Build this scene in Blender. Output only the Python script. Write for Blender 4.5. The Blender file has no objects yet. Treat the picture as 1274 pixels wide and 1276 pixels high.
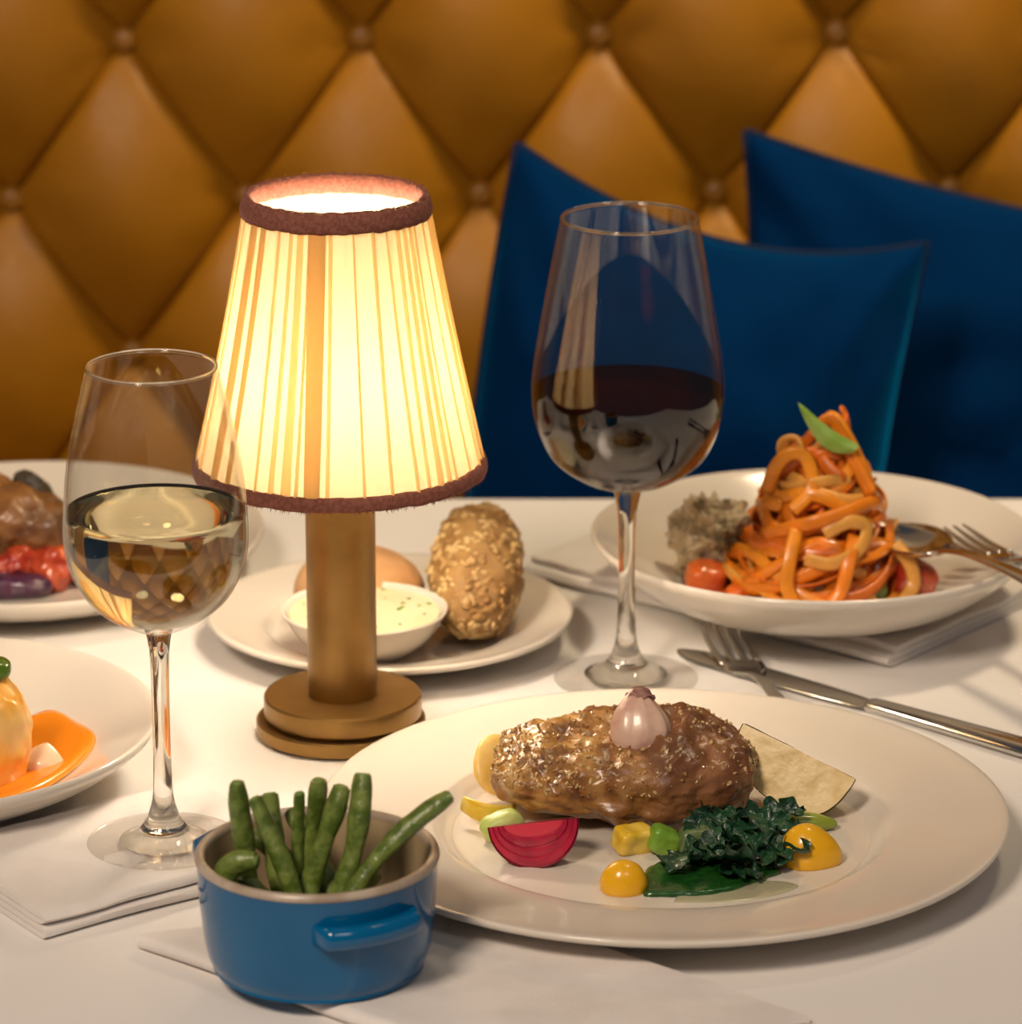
import bpy, bmesh, math, random
from mathutils import Vector, Matrix, Euler, noise

random.seed(11)
PI = math.pi
SC = bpy.context.scene
COL = SC.collection
TZ = 0.75                                   # height of the table top above the floor

# ------------------------------------------------------------------ camera
cam_d = bpy.data.cameras.new('camera')
cam = bpy.data.objects.new('camera', cam_d)
COL.objects.link(cam)
cam.location = (0, 0, TZ + 0.685)
cam.rotation_euler = (math.radians(90 - 17.3), 0, 0)
cam_d.sensor_width = 36
cam_d.sensor_fit = 'HORIZONTAL'
cam_d.lens = 36 * 5000 / 1274
cam_d.clip_start = 0.05
cam_d.dof.use_dof = True
cam_d.dof.focus_distance = 1.80
cam_d.dof.aperture_fstop = 10.5
SC.camera = cam

# ------------------------------------------------------------------ world, lights, exposure
SC.view_settings.view_transform = 'Standard'
SC.view_settings.look = 'None'
SC.view_settings.exposure = 0.0
SC.view_settings.gamma = 1.0
SC.view_settings.use_curve_mapping = False
W = bpy.data.worlds.new('room_ambient')
SC.world = W
W.use_nodes = True
W.node_tree.nodes['Background'].inputs[0].default_value = (0.80, 0.86, 1.0, 1)
W.node_tree.nodes['Background'].inputs[1].default_value = 0.065
SC.cycles.max_bounces = 16
SC.cycles.transparent_max_bounces = 24
SC.cycles.transmission_bounces = 12


def area(name, loc, target, size, power, col, spread=PI):
    d = bpy.data.lights.new(name, 'AREA')
    d.shape = 'DISK'
    d.size = size
    d.energy = power
    d.color = col
    d.spread = spread
    o = bpy.data.objects.new(name, d)
    COL.objects.link(o)
    o.location = loc
    o.rotation_euler = (Vector(target) - Vector(loc)).to_track_quat('-Z', 'Y').to_euler()
    return o


area('downlight_and_fill', (0.60, 2.10, 2.65), (0.30, 2.62, 1.00), 0.30, 5.8, (1.0, 0.80, 0.52), math.radians(70))
area('downlight_and_fill', (0.7, -0.1, 2.45), (0.1, 1.8, 0.75), 0.55, 4.0, (1.0, 0.93, 0.90))  # added front fill, stands in for cool ambient light from the right
area('downlight_and_fill', (-0.8, 0.1, 2.45), (-0.1, 1.8, 0.75), 0.55, 40.0, (1.0, 0.81, 0.64))  # added warm front fill, unseen source, lifts the near cloth and food


# ------------------------------------------------------------------ materials
def mat(name, col, rough=0.5, metal=0.0, spec=0.5, sheen=0.0, sheen_tint=(1, 1, 1, 1), coat=0.0,
        col2=None, nscale=60.0, ndetail=4.0, ramp=(0.4, 0.6), bump=0.0, bscale=None, sss=0.0, col3=None,
        ramp3=(0.6, 0.7), n3scale=None, emit=None, rough2=None):
    m = bpy.data.materials.new(name)
    m.use_nodes = True
    nt = m.node_tree
    b = nt.nodes['Principled BSDF']
    b.inputs['Base Color'].default_value = (*col, 1)
    b.inputs['Roughness'].default_value = rough
    b.inputs['Metallic'].default_value = metal
    b.inputs['Specular IOR Level'].default_value = spec
    b.inputs['Sheen Weight'].default_value = sheen
    b.inputs['Sheen Tint'].default_value = sheen_tint
    b.inputs['Sheen Roughness'].default_value = 0.35
    b.inputs['Coat Weight'].default_value = coat
    if sss:
        b.inputs['Subsurface Weight'].default_value = sss
        b.inputs['Subsurface Radius'].default_value = (0.004, 0.002, 0.001)
    tc = nt.nodes.new('ShaderNodeTexCoord')

    def nz(scale, detail=4.0):
        n = nt.nodes.new('ShaderNodeTexNoise')
        n.inputs['Scale'].default_value = scale
        n.inputs['Detail'].default_value = detail
        nt.links.new(tc.outputs['Object'], n.inputs['Vector'])
        return n
    if col2 is not None:
        n = nz(nscale, ndetail)
        r = nt.nodes.new('ShaderNodeValToRGB')
        r.color_ramp.elements[0].position = ramp[0]
        r.color_ramp.elements[1].position = ramp[1]
        r.color_ramp.elements[0].color = (*col, 1)
        r.color_ramp.elements[1].color = (*col2, 1)
        nt.links.new(n.outputs['Fac'], r.inputs['Fac'])
        last = r.outputs['Color']
        if rough2 is not None:
            mr = nt.nodes.new('ShaderNodeMapRange')
            mr.inputs['From Min'].default_value = ramp[0]
            mr.inputs['From Max'].default_value = ramp[1]
            mr.inputs['To Min'].default_value = rough
            mr.inputs['To Max'].default_value = rough2
            nt.links.new(n.outputs['Fac'], mr.inputs['Value'])
            nt.links.new(mr.outputs['Result'], b.inputs['Roughness'])
        if col3 is not None:
            n3 = nz(n3scale or nscale * 2.3, 3.0)
            r3 = nt.nodes.new('ShaderNodeValToRGB')
            r3.color_ramp.elements[0].position = ramp3[0]
            r3.color_ramp.elements[1].position = ramp3[1]
            r3.color_ramp.elements[0].color = (0, 0, 0, 1)
            r3.color_ramp.elements[1].color = (1, 1, 1, 1)
            nt.links.new(n3.outputs['Fac'], r3.inputs['Fac'])
            mx = nt.nodes.new('ShaderNodeMix')
            mx.data_type = 'RGBA'
            nt.links.new(r3.outputs['Color'], mx.inputs[0])
            nt.links.new(last, mx.inputs[6])
            mx.inputs[7].default_value = (*col3, 1)
            last = mx.outputs[2]
        nt.links.new(last, b.inputs['Base Color'])
    if bump:
        n = nz(bscale or nscale, 5.0)
        bp = nt.nodes.new('ShaderNodeBump')
        bp.inputs['Strength'].default_value = 1.0
        bp.inputs['Distance'].default_value = bump
        nt.links.new(n.outputs['Fac'], bp.inputs['Height'])
        nt.links.new(bp.outputs['Normal'], b.inputs['Normal'])
    if emit:
        b.inputs['Emission Color'].default_value = (*emit[0], 1)
        b.inputs['Emission Strength'].default_value = emit[1]
    return m


M = {}
M['leather'] = mat('mustard_leather', (0.285, 0.114, 0.004), 0.45, spec=0.30, col2=(0.35, 0.144, 0.005), nscale=9, ramp=(0.35, 0.65), bump=0.0004, bscale=260)
M['button'] = mat('button_leather', (0.27, 0.115, 0.012), 0.4)
M['velvet'] = mat('blue_velvet', (0.0003, 0.017, 0.070), 0.9, spec=0.02, sheen=0.80, sheen_tint=(0.0, 0.30, 0.75, 1), col2=(0.0003, 0.020, 0.080), nscale=14, bump=0.0005, bscale=500)
M['piping'] = mat('navy_piping', (0.004, 0.014, 0.045), 0.8, spec=0.15)
M['cloth'] = mat('white_linen', (0.78, 0.745, 0.71), 0.85, spec=0.2, sheen=0.1, bump=0.00012, bscale=900)
M['napkin'] = mat('napkin_linen', (0.78, 0.73, 0.69), 0.85, spec=0.2, sheen=0.1, col2=(0.72, 0.67, 0.63), nscale=30, bump=0.0002, bscale=700)
M['china'] = mat('white_porcelain', (0.70, 0.635, 0.55), 0.14, spec=0.5, coat=0.15)
M['wood'] = mat('dark_wood', (0.09, 0.045, 0.02), 0.5, col2=(0.14, 0.07, 0.03), nscale=12)
M['floor'] = mat('dark_floor', (0.06, 0.04, 0.03), 0.5, col2=(0.09, 0.06, 0.04), nscale=6)
M['wall'] = mat('warm_wall', (0.35, 0.27, 0.2), 0.8, col2=(0.38, 0.30, 0.22), nscale=5)
M['brass'] = mat('brushed_brass', (0.33, 0.195, 0.062), 0.40, metal=0.85, col2=(0.27, 0.155, 0.046), nscale=35, bump=0.00006, bscale=300)
M['trim'] = mat('red_brown_braid', (0.25, 0.095, 0.068), 0.9, spec=0.1, sheen=0.4, sheen_tint=(0.8, 0.4, 0.35, 1), col2=(0.18, 0.065, 0.045), nscale=500, bump=0.0006, bscale=700)
M['steel'] = mat('polished_steel', (0.60, 0.59, 0.56), 0.14, metal=1.0)
M['pot'] = mat('blue_enamel', (0.0005, 0.095, 0.235), 0.09, spec=0.50, coat=0.1, col2=(0.0005, 0.110, 0.270), nscale=20)
M['pot_in'] = mat('cream_enamel', (0.40, 0.30, 0.17), 0.25, spec=0.5)
M['pot_rim'] = mat('worn_rim', (0.48, 0.40, 0.31), 0.3, col2=(0.34, 0.26, 0.19), nscale=60)
M['bean'] = mat('green_bean_skin', (0.075, 0.120, 0.016), 0.30, spec=0.6, col2=(0.18, 0.235, 0.05), nscale=130, bump=0.0009, bscale=260)
M['bean_cut'] = mat('bean_cut_end', (0.18, 0.26, 0.06), 0.5)
M['crust'] = mat('golden_crust', (0.24, 0.115, 0.03), 0.28, spec=0.7, coat=0.4, col2=(0.66, 0.47, 0.22), nscale=160)
M['shallot'] = mat('shallot_flesh', (0.66, 0.45, 0.34), 0.35, spec=0.5, coat=0.2, sss=0.1, col2=(0.50, 0.27, 0.22), nscale=90, ramp=(0.45, 0.7))
M['potato'] = mat('potato_flesh', (0.82, 0.64, 0.34), 0.45, col2=(0.66, 0.47, 0.18), nscale=70, ramp=(0.45, 0.7), sss=0.1, bump=0.0005, bscale=300)
M['potato_skin'] = mat('potato_skin', (0.10, 0.06, 0.022), 0.55, col2=(0.19, 0.115, 0.04), nscale=120, bump=0.0008)
M['onion'] = mat('pickled_onion', (0.47, 0.016, 0.050), 0.28, spec=0.5, coat=0.3, col2=(0.34, 0.010, 0.040), nscale=90, sss=0.15)
M['onion_dark'] = mat('onion_skin', (0.16, 0.008, 0.02), 0.25, spec=0.5, coat=0.4)
M['onion_pale'] = mat('onion_pale_ring', (0.62, 0.040, 0.070), 0.3, spec=0.5, coat=0.3)
M['yellow'] = mat('yellow_puree', (0.80, 0.42, 0.008), 0.25, spec=0.5, coat=0.3, sss=0.1)
M['lemon'] = mat('yellow_pepper', (0.70, 0.44, 0.015), 0.35, spec=0.5, coat=0.2, col2=(0.78, 0.56, 0.10), nscale=90)
M['omelette'] = mat('pale_yellow_slice', (0.80, 0.55, 0.17), 0.4, col2=(0.74, 0.45, 0.08), nscale=80)
M['avocado'] = mat('avocado_flesh', (0.42, 0.50, 0.12), 0.4, col2=(0.56, 0.58, 0.2), nscale=60)
M['green'] = mat('bright_green_veg', (0.13, 0.30, 0.025), 0.3, spec=0.5, coat=0.2, col2=(0.2, 0.36, 0.04), nscale=60)
M['kale'] = mat('dark_kale', (0.004, 0.028, 0.014), 0.32, spec=0.5, coat=0.3, col2=(0.014, 0.066, 0.026), nscale=130, bump=0.0012, bscale=300)
M['herb'] = mat('chopped_green_oil', (0.006, 0.055, 0.008), 0.25, spec=0.5, coat=0.5, col2=(0.015, 0.085, 0.012), nscale=220, bump=0.0008)
M['sauce_clear'] = mat('greenish_broth', (0.42, 0.40, 0.26), 0.12, spec=0.6, coat=0.4)
for i, c in enumerate([(0.84, 0.235, 0.008), (0.74, 0.165, 0.006), (0.88, 0.30, 0.014), (0.80, 0.38, 0.07)]):
    M['pasta%d' % i] = mat('sauced_tagliatelle_%d' % i, c, 0.32, spec=0.5, coat=0.25, col2=tuple(v * 0.82 for v in c), nscale=90, sss=0.1)
M['clump'] = mat('flaked_fish', (0.56, 0.44, 0.27), 0.4, spec=0.5, col2=(0.16, 0.12, 0.055), nscale=85, ramp=(0.46, 0.60), col3=(0.66, 0.56, 0.40), n3scale=110, bump=0.002, bscale=160)
M['tomato'] = mat('tomato_flesh', (0.36, 0.026, 0.012), 0.22, spec=0.5, coat=0.5, col2=(0.52, 0.075, 0.02), nscale=70, sss=0.1)
M['carrot'] = mat('red_orange_veg', (0.66, 0.13, 0.012), 0.3, spec=0.5, coat=0.3, col2=(0.58, 0.08, 0.01), nscale=80)
M['leaf'] = mat('fresh_herb_leaf', (0.20, 0.34, 0.035), 0.4, col2=(0.28, 0.42, 0.09), nscale=70)
M['bread'] = mat('soft_bread_crust', (0.56, 0.32, 0.15), 0.6, col2=(0.48, 0.235, 0.085), nscale=30, ramp=(0.4, 0.65), bump=0.0006, bscale=200)
M['seedroll'] = mat('brown_bread_crust', (0.36, 0.20, 0.065), 0.6, col2=(0.25, 0.125, 0.035), nscale=60, bump=0.0015, bscale=130)
M['seed'] = mat('oat_flakes', (0.66, 0.46, 0.21), 0.5, col2=(0.33, 0.17, 0.05), nscale=55)
M['butter'] = mat('herb_butter', (0.80, 0.71, 0.47), 0.4, sss=0.2, col2=(0.77, 0.66, 0.40), nscale=60)
M['orange'] = mat('orange_sauce', (0.86, 0.25, 0.008), 0.22, spec=0.5, coat=0.3)
M['squash'] = mat('glazed_squash', (0.85, 0.40, 0.045), 0.3, spec=0.5, coat=0.3, col2=(0.80, 0.50, 0.16), nscale=60, sss=0.15)
M['roast'] = mat('roast_meat', (0.28, 0.12, 0.032), 0.35, spec=0.5, coat=0.2, col2=(0.13, 0.055, 0.02), nscale=35, ramp=(0.42, 0.62), bump=0.001, bscale=120)
M['char'] = mat('charred_edge', (0.035, 0.024, 0.014), 0.5, col2=(0.07, 0.05, 0.025), nscale=90)
M['purple'] = mat('purple_cabbage', (0.045, 0.012, 0.035), 0.3, spec=0.5, coat=0.3, col2=(0.075, 0.015, 0.05), nscale=90, bump=0.001)
M['olive'] = mat('olive_green_veg', (0.09, 0.075, 0.018), 0.4)


def node_mat(name):
    m = bpy.data.materials.new(name)
    m.use_nodes = True
    nt = m.node_tree
    nt.nodes.clear()
    out = nt.nodes.new('ShaderNodeOutputMaterial')
    return m, nt, out


def thin_glass(name, tint):
    m, nt, out = node_mat(name)
    tr = nt.nodes.new('ShaderNodeBsdfTransparent')
    tr.inputs[0].default_value = (*tint, 1)
    gl = nt.nodes.new('ShaderNodeBsdfGlossy')
    gl.inputs['Roughness'].default_value = 0.0
    lw = nt.nodes.new('ShaderNodeLayerWeight')
    lw.inputs['Blend'].default_value = 0.5
    pw = nt.nodes.new('ShaderNodeMath')
    pw.operation = 'POWER'
    pw.inputs[1].default_value = 5.0
    nt.links.new(lw.outputs['Facing'], pw.inputs[0])
    ma = nt.nodes.new('ShaderNodeMath')
    ma.operation = 'MULTIPLY_ADD'
    ma.inputs[1].default_value = 0.80
    ma.inputs[2].default_value = 0.06
    nt.links.new(pw.outputs[0], ma.inputs[0])
    mx = nt.nodes.new('ShaderNodeMixShader')
    nt.links.new(ma.outputs[0], mx.inputs[0])
    nt.links.new(tr.outputs[0], mx.inputs[1])
    nt.links.new(gl.outputs[0], mx.inputs[2])
    nt.links.new(mx.outputs[0], out.inputs[0])
    return m


def solid_glass(name, col, ior):
    m, nt, out = node_mat(name)
    g = nt.nodes.new('ShaderNodeBsdfGlass')
    g.inputs['Color'].default_value = (*col, 1)
    g.inputs['Roughness'].default_value = 0.0
    g.inputs['IOR'].default_value = ior
    nt.links.new(g.outputs[0], out.inputs[0])
    return m


M['glass_thin'] = thin_glass('thin_glass', (0.97, 0.965, 0.955))
M['glass'] = solid_glass('clear_glass', (0.98, 0.975, 0.96), 1.5)
M['white_wine'] = solid_glass('white_wine', (0.988, 0.957, 0.80), 1.33)
M['red_wine'] = solid_glass('red_wine', (0.11, 0.012, 0.022), 1.33)


def shade_mat(name, trans, refl):
    m, nt, out = node_mat(name)
    t = nt.nodes.new('ShaderNodeBsdfTranslucent')
    t.inputs[0].default_value = (*trans, 1)
    d = nt.nodes.new('ShaderNodeBsdfDiffuse')
    d.inputs[0].default_value = (*refl, 1)
    a = nt.nodes.new('ShaderNodeAddShader')
    nt.links.new(t.outputs[0], a.inputs[0])
    nt.links.new(d.outputs[0], a.inputs[1])
    nt.links.new(a.outputs[0], out.inputs[0])
    return m


M['shade'] = shade_mat('pleated_silk', (0.130, 0.098, 0.049), (0.52, 0.44, 0.32))
M['fold'] = shade_mat('silk_fold', (0.60, 0.47, 0.25), (0.42, 0.30, 0.15))
M['fold_deep'] = shade_mat('silk_deep_fold', (0.35, 0.245, 0.11), (0.36, 0.22, 0.09))
M['bulb'] = mat('glowing_bulb', (1, 1, 1), 0.5, emit=((1.0, 0.88, 0.70), 98.0))


# ------------------------------------------------------------------ builders
def new_obj(name, verts, faces, material, parent=None, smooth=True, loc=None, rot=None, auto=None):
    me = bpy.data.meshes.new(name)
    me.from_pydata([tuple(v) for v in verts], [], faces)
    me.update()
    bm = bmesh.new()
    bm.from_mesh(me)
    bmesh.ops.remove_doubles(bm, verts=bm.verts, dist=1e-6)
    bmesh.ops.recalc_face_normals(bm, faces=bm.faces)
    if auto:
        for e in bm.edges:
            if len(e.link_faces) == 2 and e.calc_face_angle(0) > math.radians(auto):
                e.smooth = False
    bm.to_mesh(me)
    bm.free()
    mats = material if isinstance(material, (list, tuple)) else [material]
    for k in mats:
        me.materials.append(M[k] if isinstance(k, str) else k)
    if smooth:
        me.polygons.foreach_set('use_smooth', [True] * len(me.polygons))
    o = bpy.data.objects.new(name, me)
    COL.objects.link(o)
    if parent is not None:
        o.parent = parent
    if loc is not None:
        o.location = loc
    if rot is not None:
        o.rotation_euler = rot
    return o


def thing(name, label, cat, loc=(0, 0, 0), rot=(0, 0, 0), group=None):
    o = bpy.data.objects.new(name, None)
    COL.objects.link(o)
    o.empty_display_size = 0.02
    o.location = (loc[0], loc[1], loc[2] + TZ)
    o.rotation_euler = rot
    return tag(o, label, cat, group)


def tag(o, label=None, cat=None, group=None, kind=None):
    if label:
        o['label'] = label
    if cat:
        o['category'] = cat
    if group:
        o['group'] = group
    if kind:
        o['kind'] = kind
    return o


def one(name, geo, material, label, cat, loc, rot=(0, 0, 0), group=None, **k):
    o = new_obj(name, geo[0], geo[1], material, None, loc=(loc[0], loc[1], loc[2] + TZ), rot=rot, **k)
    return tag(o, label, cat, group)


def lathe(prof, n=64, ox=0.0, oy=0.0):
    """closed (r, z) profile turned about z"""
    V, F = [], []
    m = len(prof)
    for i in range(n):
        a = 2 * PI * i / n
        for r, z in prof:
            V.append((ox + r * math.cos(a), oy + r * math.sin(a), z))
    for i in range(n):
        j = (i + 1) % n
        for k in range(m - 1):
            if prof[k][0] < 1e-7 and prof[k + 1][0] < 1e-7:
                continue
            a, b, c, d = i * m + k, j * m + k, j * m + k + 1, i * m + k + 1
            if prof[k][0] < 1e-7:
                F.append((a, c, d))
            elif prof[k + 1][0] < 1e-7:
                F.append((a, b, d))
            else:
                F.append((a, b, c, d))
    return V, F


def smooth_prof(pts, n=6):
    """Catmull-Rom through the points"""
    P = [pts[0]] + list(pts) + [pts[-1]]
    out = []
    for i in range(1, len(P) - 2):
        p0, p1, p2, p3 = P[i - 1], P[i], P[i + 1], P[i + 2]
        for k in range(n):
            t = k / n
            out.append(tuple(0.5 * (2 * b + (c - a) * t + (2 * a - 5 * b + 4 * c - d) * t * t + (3 * b - a - 3 * c + d) * t ** 3)
                             for a, b, c, d in zip(p0, p1, p2, p3)))
    out.append(tuple(pts[-1]))
    return out


def tube(path, radii, n=10, flat=1.0, up=Vector((0, 0, 1)), twist=0.0, tw0=0.0):
    V, F = [], []
    P = [Vector(p) for p in path]
    m = len(P)
    prev = None
    for i, p in enumerate(P):
        t = (P[min(i + 1, m - 1)] - P[max(i - 1, 0)]).normalized()
        if prev is None:
            s = t.cross(up)
            if s.length < 1e-4:
                s = t.cross(Vector((1, 0, 0)))
            s.normalize()
        else:
            s = (prev - t * prev.dot(t)).normalized()
        prev = s
        u = s.cross(t)
        r = radii[i] if hasattr(radii, '__len__') else radii
        tw = tw0 + twist * i / max(1, m - 1)
        for k in range(n):
            a = 2 * PI * k / n
            x, y = r * math.cos(a), r * flat * math.sin(a)
            x, y = x * math.cos(tw) - y * math.sin(tw), x * math.sin(tw) + y * math.cos(tw)
            V.append(p + s * x + u * y)
    for i in range(m - 1):
        for k in range(n):
            l = (k + 1) % n
            F.append((i * n + k, i * n + l, (i + 1) * n + l, (i + 1) * n + k))
    F.append(tuple(range(n)))
    F.append(tuple(range((m - 1) * n, m * n)))
    return V, F


def blob(size, amp=0.0, freq=40.0, sub=4, power=2.0, seed=0, flat_bottom=None, fn=None):
    bm = bmesh.new()
    bmesh.ops.create_icosphere(bm, subdivisions=sub, radius=1.0)
    off = Vector((seed * 3.7, seed * 1.9, seed * 7.1))
    V = []
    for v in bm.verts:
        d = v.co.normalized()
        k = (abs(d.x) ** power + abs(d.y) ** power + abs(d.z) ** power) ** (-1.0 / power)
        p = Vector((d.x * k * size[0], d.y * k * size[1], d.z * k * size[2]))
        if amp:
            p += d * amp * noise.fractal(p * freq + off, 0.8, 2.0, 4)
        if fn:
            p = fn(p, d)
        if flat_bottom is not None and p.z < flat_bottom:
            p.z = flat_bottom + (p.z - flat_bottom) * 0.06
        V.append(p)
    bm.verts.index_update()
    F = [tuple(x.index for x in f.verts) for f in bm.faces]
    bm.free()
    return V, F


def box(x0, x1, y0, y1, z0, z1):
    V = [(x, y, z) for x in (x0, x1) for y in (y0, y1) for z in (z0, z1)]
    F = [(0, 1, 3, 2), (4, 6, 7, 5), (0, 4, 5, 1), (2, 3, 7, 6), (0, 2, 6, 4), (1, 5, 7, 3)]
    return V, F


def join(*gs):
    V, F = [], []
    for v, f in gs:
        o = len(V)
        V += list(v)
        F += [tuple(i + o for i in q) for q in f]
    return V, F


# ------------------------------------------------------------------ room shell
def structure(name, geo, m):
    return tag(new_obj(name, geo[0], geo[1], m, smooth=False), kind='structure')


structure('floor', box(-2.5, 2.5, -1.0, 2.9, -0.05, 0.0), 'floor')
structure('wall_back', box(-2.5, 2.5, 2.80, 2.9, 0.0, 2.9), 'wall')

# ------------------------------------------------------------------ tufted banquette
DX, DZ = 0.1565, 0.1065
BX0, BZ0 = 0.0582, 0.1985
BY = 2.625
AMP = 0.044


def uv_to_xz(u, v):
    p, q = (u + v) / 2, (u - v) / 2
    x = BX0 + p * DX
    z = BZ0 + q * 2 * DZ
    return x, z + 0.011 * x


def tuft(u, v):
    a, b = abs(math.sin(PI * u)), abs(math.sin(PI * v))
    h = 0.42 * (a * b) ** 0.42 + 0.58 * ((a * a + b * b) / 2) ** 0.36
    x, z = uv_to_xz(u, v)
    # small drag pleats that run into the buttons
    fu, fv = u - round(u), v - round(v)
    r = math.hypot(fu, fv)
    an = math.atan2(fv, fu)
    w = 0.085 * math.sin(7 * an + 2.1 * round(u) + 1.3 * round(v)) * math.exp(-((r - 0.20) / 0.13) ** 2)
    h += w * (0.5 + 0.5 * min(a, b) ** 0.3) * (1 if r < 0.6 else 0)
    h += 0.03 * noise.noise(Vector((x * 18, z * 18, 3)))
    return AMP * max(0.0, h)


banq = thing('banquette', 'mustard leather banquette with a deep buttoned diamond-tufted back', 'banquette', (0, 2.62, 0.46 - TZ))
BL = (0, 2.62, 0.46)                        # its origin in the world


def rel(V, L=BL):
    return [(v[0] - L[0], v[1] - L[1], v[2] - L[2]) for v in V]


new_obj('back_board', rel(box(-1.0, 1.0, 2.63, 2.75, 0.0, 1.20)[0]), box(0, 1, 0, 1, 0, 1)[1], 'leather', banq, smooth=False)
NG = 13
for iu in range(-14, 15):
    for iv in range(-14, 15):
        cx, cz = uv_to_xz(iu + 0.5, iv + 0.5)
        if not (-0.98 < cx < 0.98 and -0.24 < cz < 0.42):
            continue
        V, F = [], []
        for i in range(NG + 1):
            for j in range(NG + 1):
                s = lambda t: 0.5 - 0.5 * math.cos(PI * t)          # finer towards the seams
                u, v = iu + s(i / NG), iv + s(j / NG)
                x, z = uv_to_xz(u, v)
                V.append((x, BY - tuft(u, v), z + TZ))
        for i in range(NG):
            for j in range(NG):
                k = i * (NG + 1) + j
                F.append((k, k + 1, k + NG + 2, k + NG + 1))
        new_obj('tufted_panel', rel(V), F, 'leather', banq)
bt = lathe(smooth_prof([(0.0, 0.0065), (0.005, 0.0058), (0.0078, 0.0032), (0.0086, 0.0), (0.0, -0.001)], 4), 20)
proto = None
for iu in range(-14, 15):
    for iv in range(-14, 15):
        x, z = uv_to_xz(iu, iv)
        if not (-0.93 < x < 0.93 and -0.20 < z < 0.36):
            continue
        if proto is None:
            proto = new_obj('button', bt[0], bt[1], 'button', banq)
            b = proto
        else:
            b = proto.copy()
            COL.objects.link(b)
            b.parent = banq
        b.location = (x - BL[0], BY - 0.008 - BL[1], z + TZ - BL[2])
        b.rotation_euler = (PI / 2, 0, 0)
rollp = [(x, 2.64, 1.20) for x in (-1.0, -0.5, 0, 0.5, 1.0)]
rg = tube(rollp, 0.062, 24)
new_obj('top_roll', rel(rg[0]), rg[1], 'leather', banq)
sg = blob((1.0, 0.21, 0.065), 0.0, power=9.0, sub=5)
new_obj('seat_cushion', rel([(v[0], v[1] + 2.41, v[2] + 0.395) for v in sg[0]]), sg[1], 'leather', banq)
new_obj('plinth', rel(box(-0.98, 0.98, 2.24, 2.7, 0.0, 0.332)[0]), box(0, 1, 0, 1, 0, 1)[1], 'wood', banq, smooth=False)


# ------------------------------------------------------------------ velvet cushions
def cushion(label, loc, tilt, corners, sags, t, seed):
    """corners (x, z) top left, top right, bottom right, bottom left; sags: how far each edge (top, right, bottom, left) is drawn in"""
    root = thing('throw_cushion', label, 'cushion', loc, (tilt, 0, 0))
    TL, TR, BR, BL_ = [Vector(c) for c in corners]
    N = 44
    cen = (TL + TR + BR + BL_) / 4

    def outline(a, b):                       # a, b in -1..1
        u, v = (a + 1) / 2, (b + 1) / 2
        p = BL_ * (1 - u) * (1 - v) + BR * u * (1 - v) + TR * u * v + TL * (1 - u) * v
        ea, eb = (1 - a * a), (1 - b * b)
        p += Vector((0, -1)) * sags[0] * ea * max(0, b) ** 3 + Vector((0, 1)) * sags[2] * ea * max(0, -b) ** 3
        p += Vector((-1, 0)) * sags[1] * eb * max(0, a) ** 3 + Vector((1, 0)) * sags[3] * eb * max(0, -a) ** 3
        return p.x, p.y
    V, F = [], []
    for side in (1, -1):
        for i in range(N + 1):
            for j in range(N + 1):
                a, b = math.sin(PI / 2 * (2 * i / N - 1)), math.sin(PI / 2 * (2 * j / N - 1))
                x, z = outline(a, b)
                e = max(0.0, (1 - a * a) * (1 - b * b))
                th = t / 2 * e ** 0.50
                th += 0.014 * e ** 0.6 * noise.fractal(Vector((x * 11 + seed, z * 11, side)), 0.8, 2.0, 3)
                k = max(0.0, abs(a * b) - 0.18)          # creases that run in from the corners
                th += 0.016 * k * e ** 0.35 * math.sin(15 * (abs(a) - abs(b)) + seed)
                V.append((x, -side * max(th, 0.0), z))
    S = (N + 1) ** 2
    for s in (0, 1):
        for i in range(N):
            for j in range(N):
                k = s * S + i * (N + 1) + j
                F.append((k, k + 1, k + N + 2, k + N + 1))
    new_obj('cover', V, F, 'velvet', root)
    edge = [outline(2 * i / 24 - 1, 1) for i in range(24)] + [outline(1, 1 - 2 * i / 24) for i in range(24)] + \
           [outline(1 - 2 * i / 24, -1) for i in range(24)] + [outline(-1, 2 * i / 24 - 1) for i in range(25)]
    g = tube([(x, 0, z) for x, z in edge], 0.0024, 8, up=Vector((0, 1, 0)))
    new_obj('piping', g[0], g[1], 'piping', root)
    return root


cushion('blue velvet cushion behind the red wine glass, in front of the larger cushion', (0.100, 2.372, -0.275), math.radians(-3),
        [(-0.096, 0.449), (0.155, 0.388), (0.120, 0.0), (-0.135, 0.0)], (0.030, 0.012, 0.0, -0.012), 0.175, 3.0)
cushion('large blue velvet cushion with dark piping leaning at the right edge of the bench', (0.300, 2.500, -0.275), math.radians(-3),
        [(-0.150, 0.430), (0.250, 0.350), (0.185, 0.0), (-0.185, 0.03)], (0.016, 0.0, 0.0, 0.02), 0.10, 8.0)

# ------------------------------------------------------------------ table and cloth
tb = thing('dining_table', 'dark wooden dining table hidden under the white tablecloth', 'table', (0, 1.80, -TZ))
new_obj('table_top', box(-0.60, 0.60, -0.43, 0.42, TZ - 0.034, TZ - 0.004)[0], box(0, 1, 0, 1, 0, 1)[1], 'wood', tb, smooth=False)
for sx in (-1, 1):
    for sy in (-1, 1):
        new_obj('leg', box(sx * 0.54 - 0.025, sx * 0.54 + 0.025, sy * 0.37 - 0.025, sy * 0.37 + 0.025, 0.0, TZ - 0.034)[0],
                box(0, 1, 0, 1, 0, 1)[1], 'wood', tb, smooth=False)
TX, TY0, TY1 = 0.615, 1.355, 2.232
V, F = [], []
loop = []
NB = 60
for k in range(NB):
    loop.append((-TX + 2 * TX * k / NB, TY0, 0, -1))
for k in range(NB):
    loop.append((TX, TY0 + (TY1 - TY0) * k / NB, 1, 0))
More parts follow.
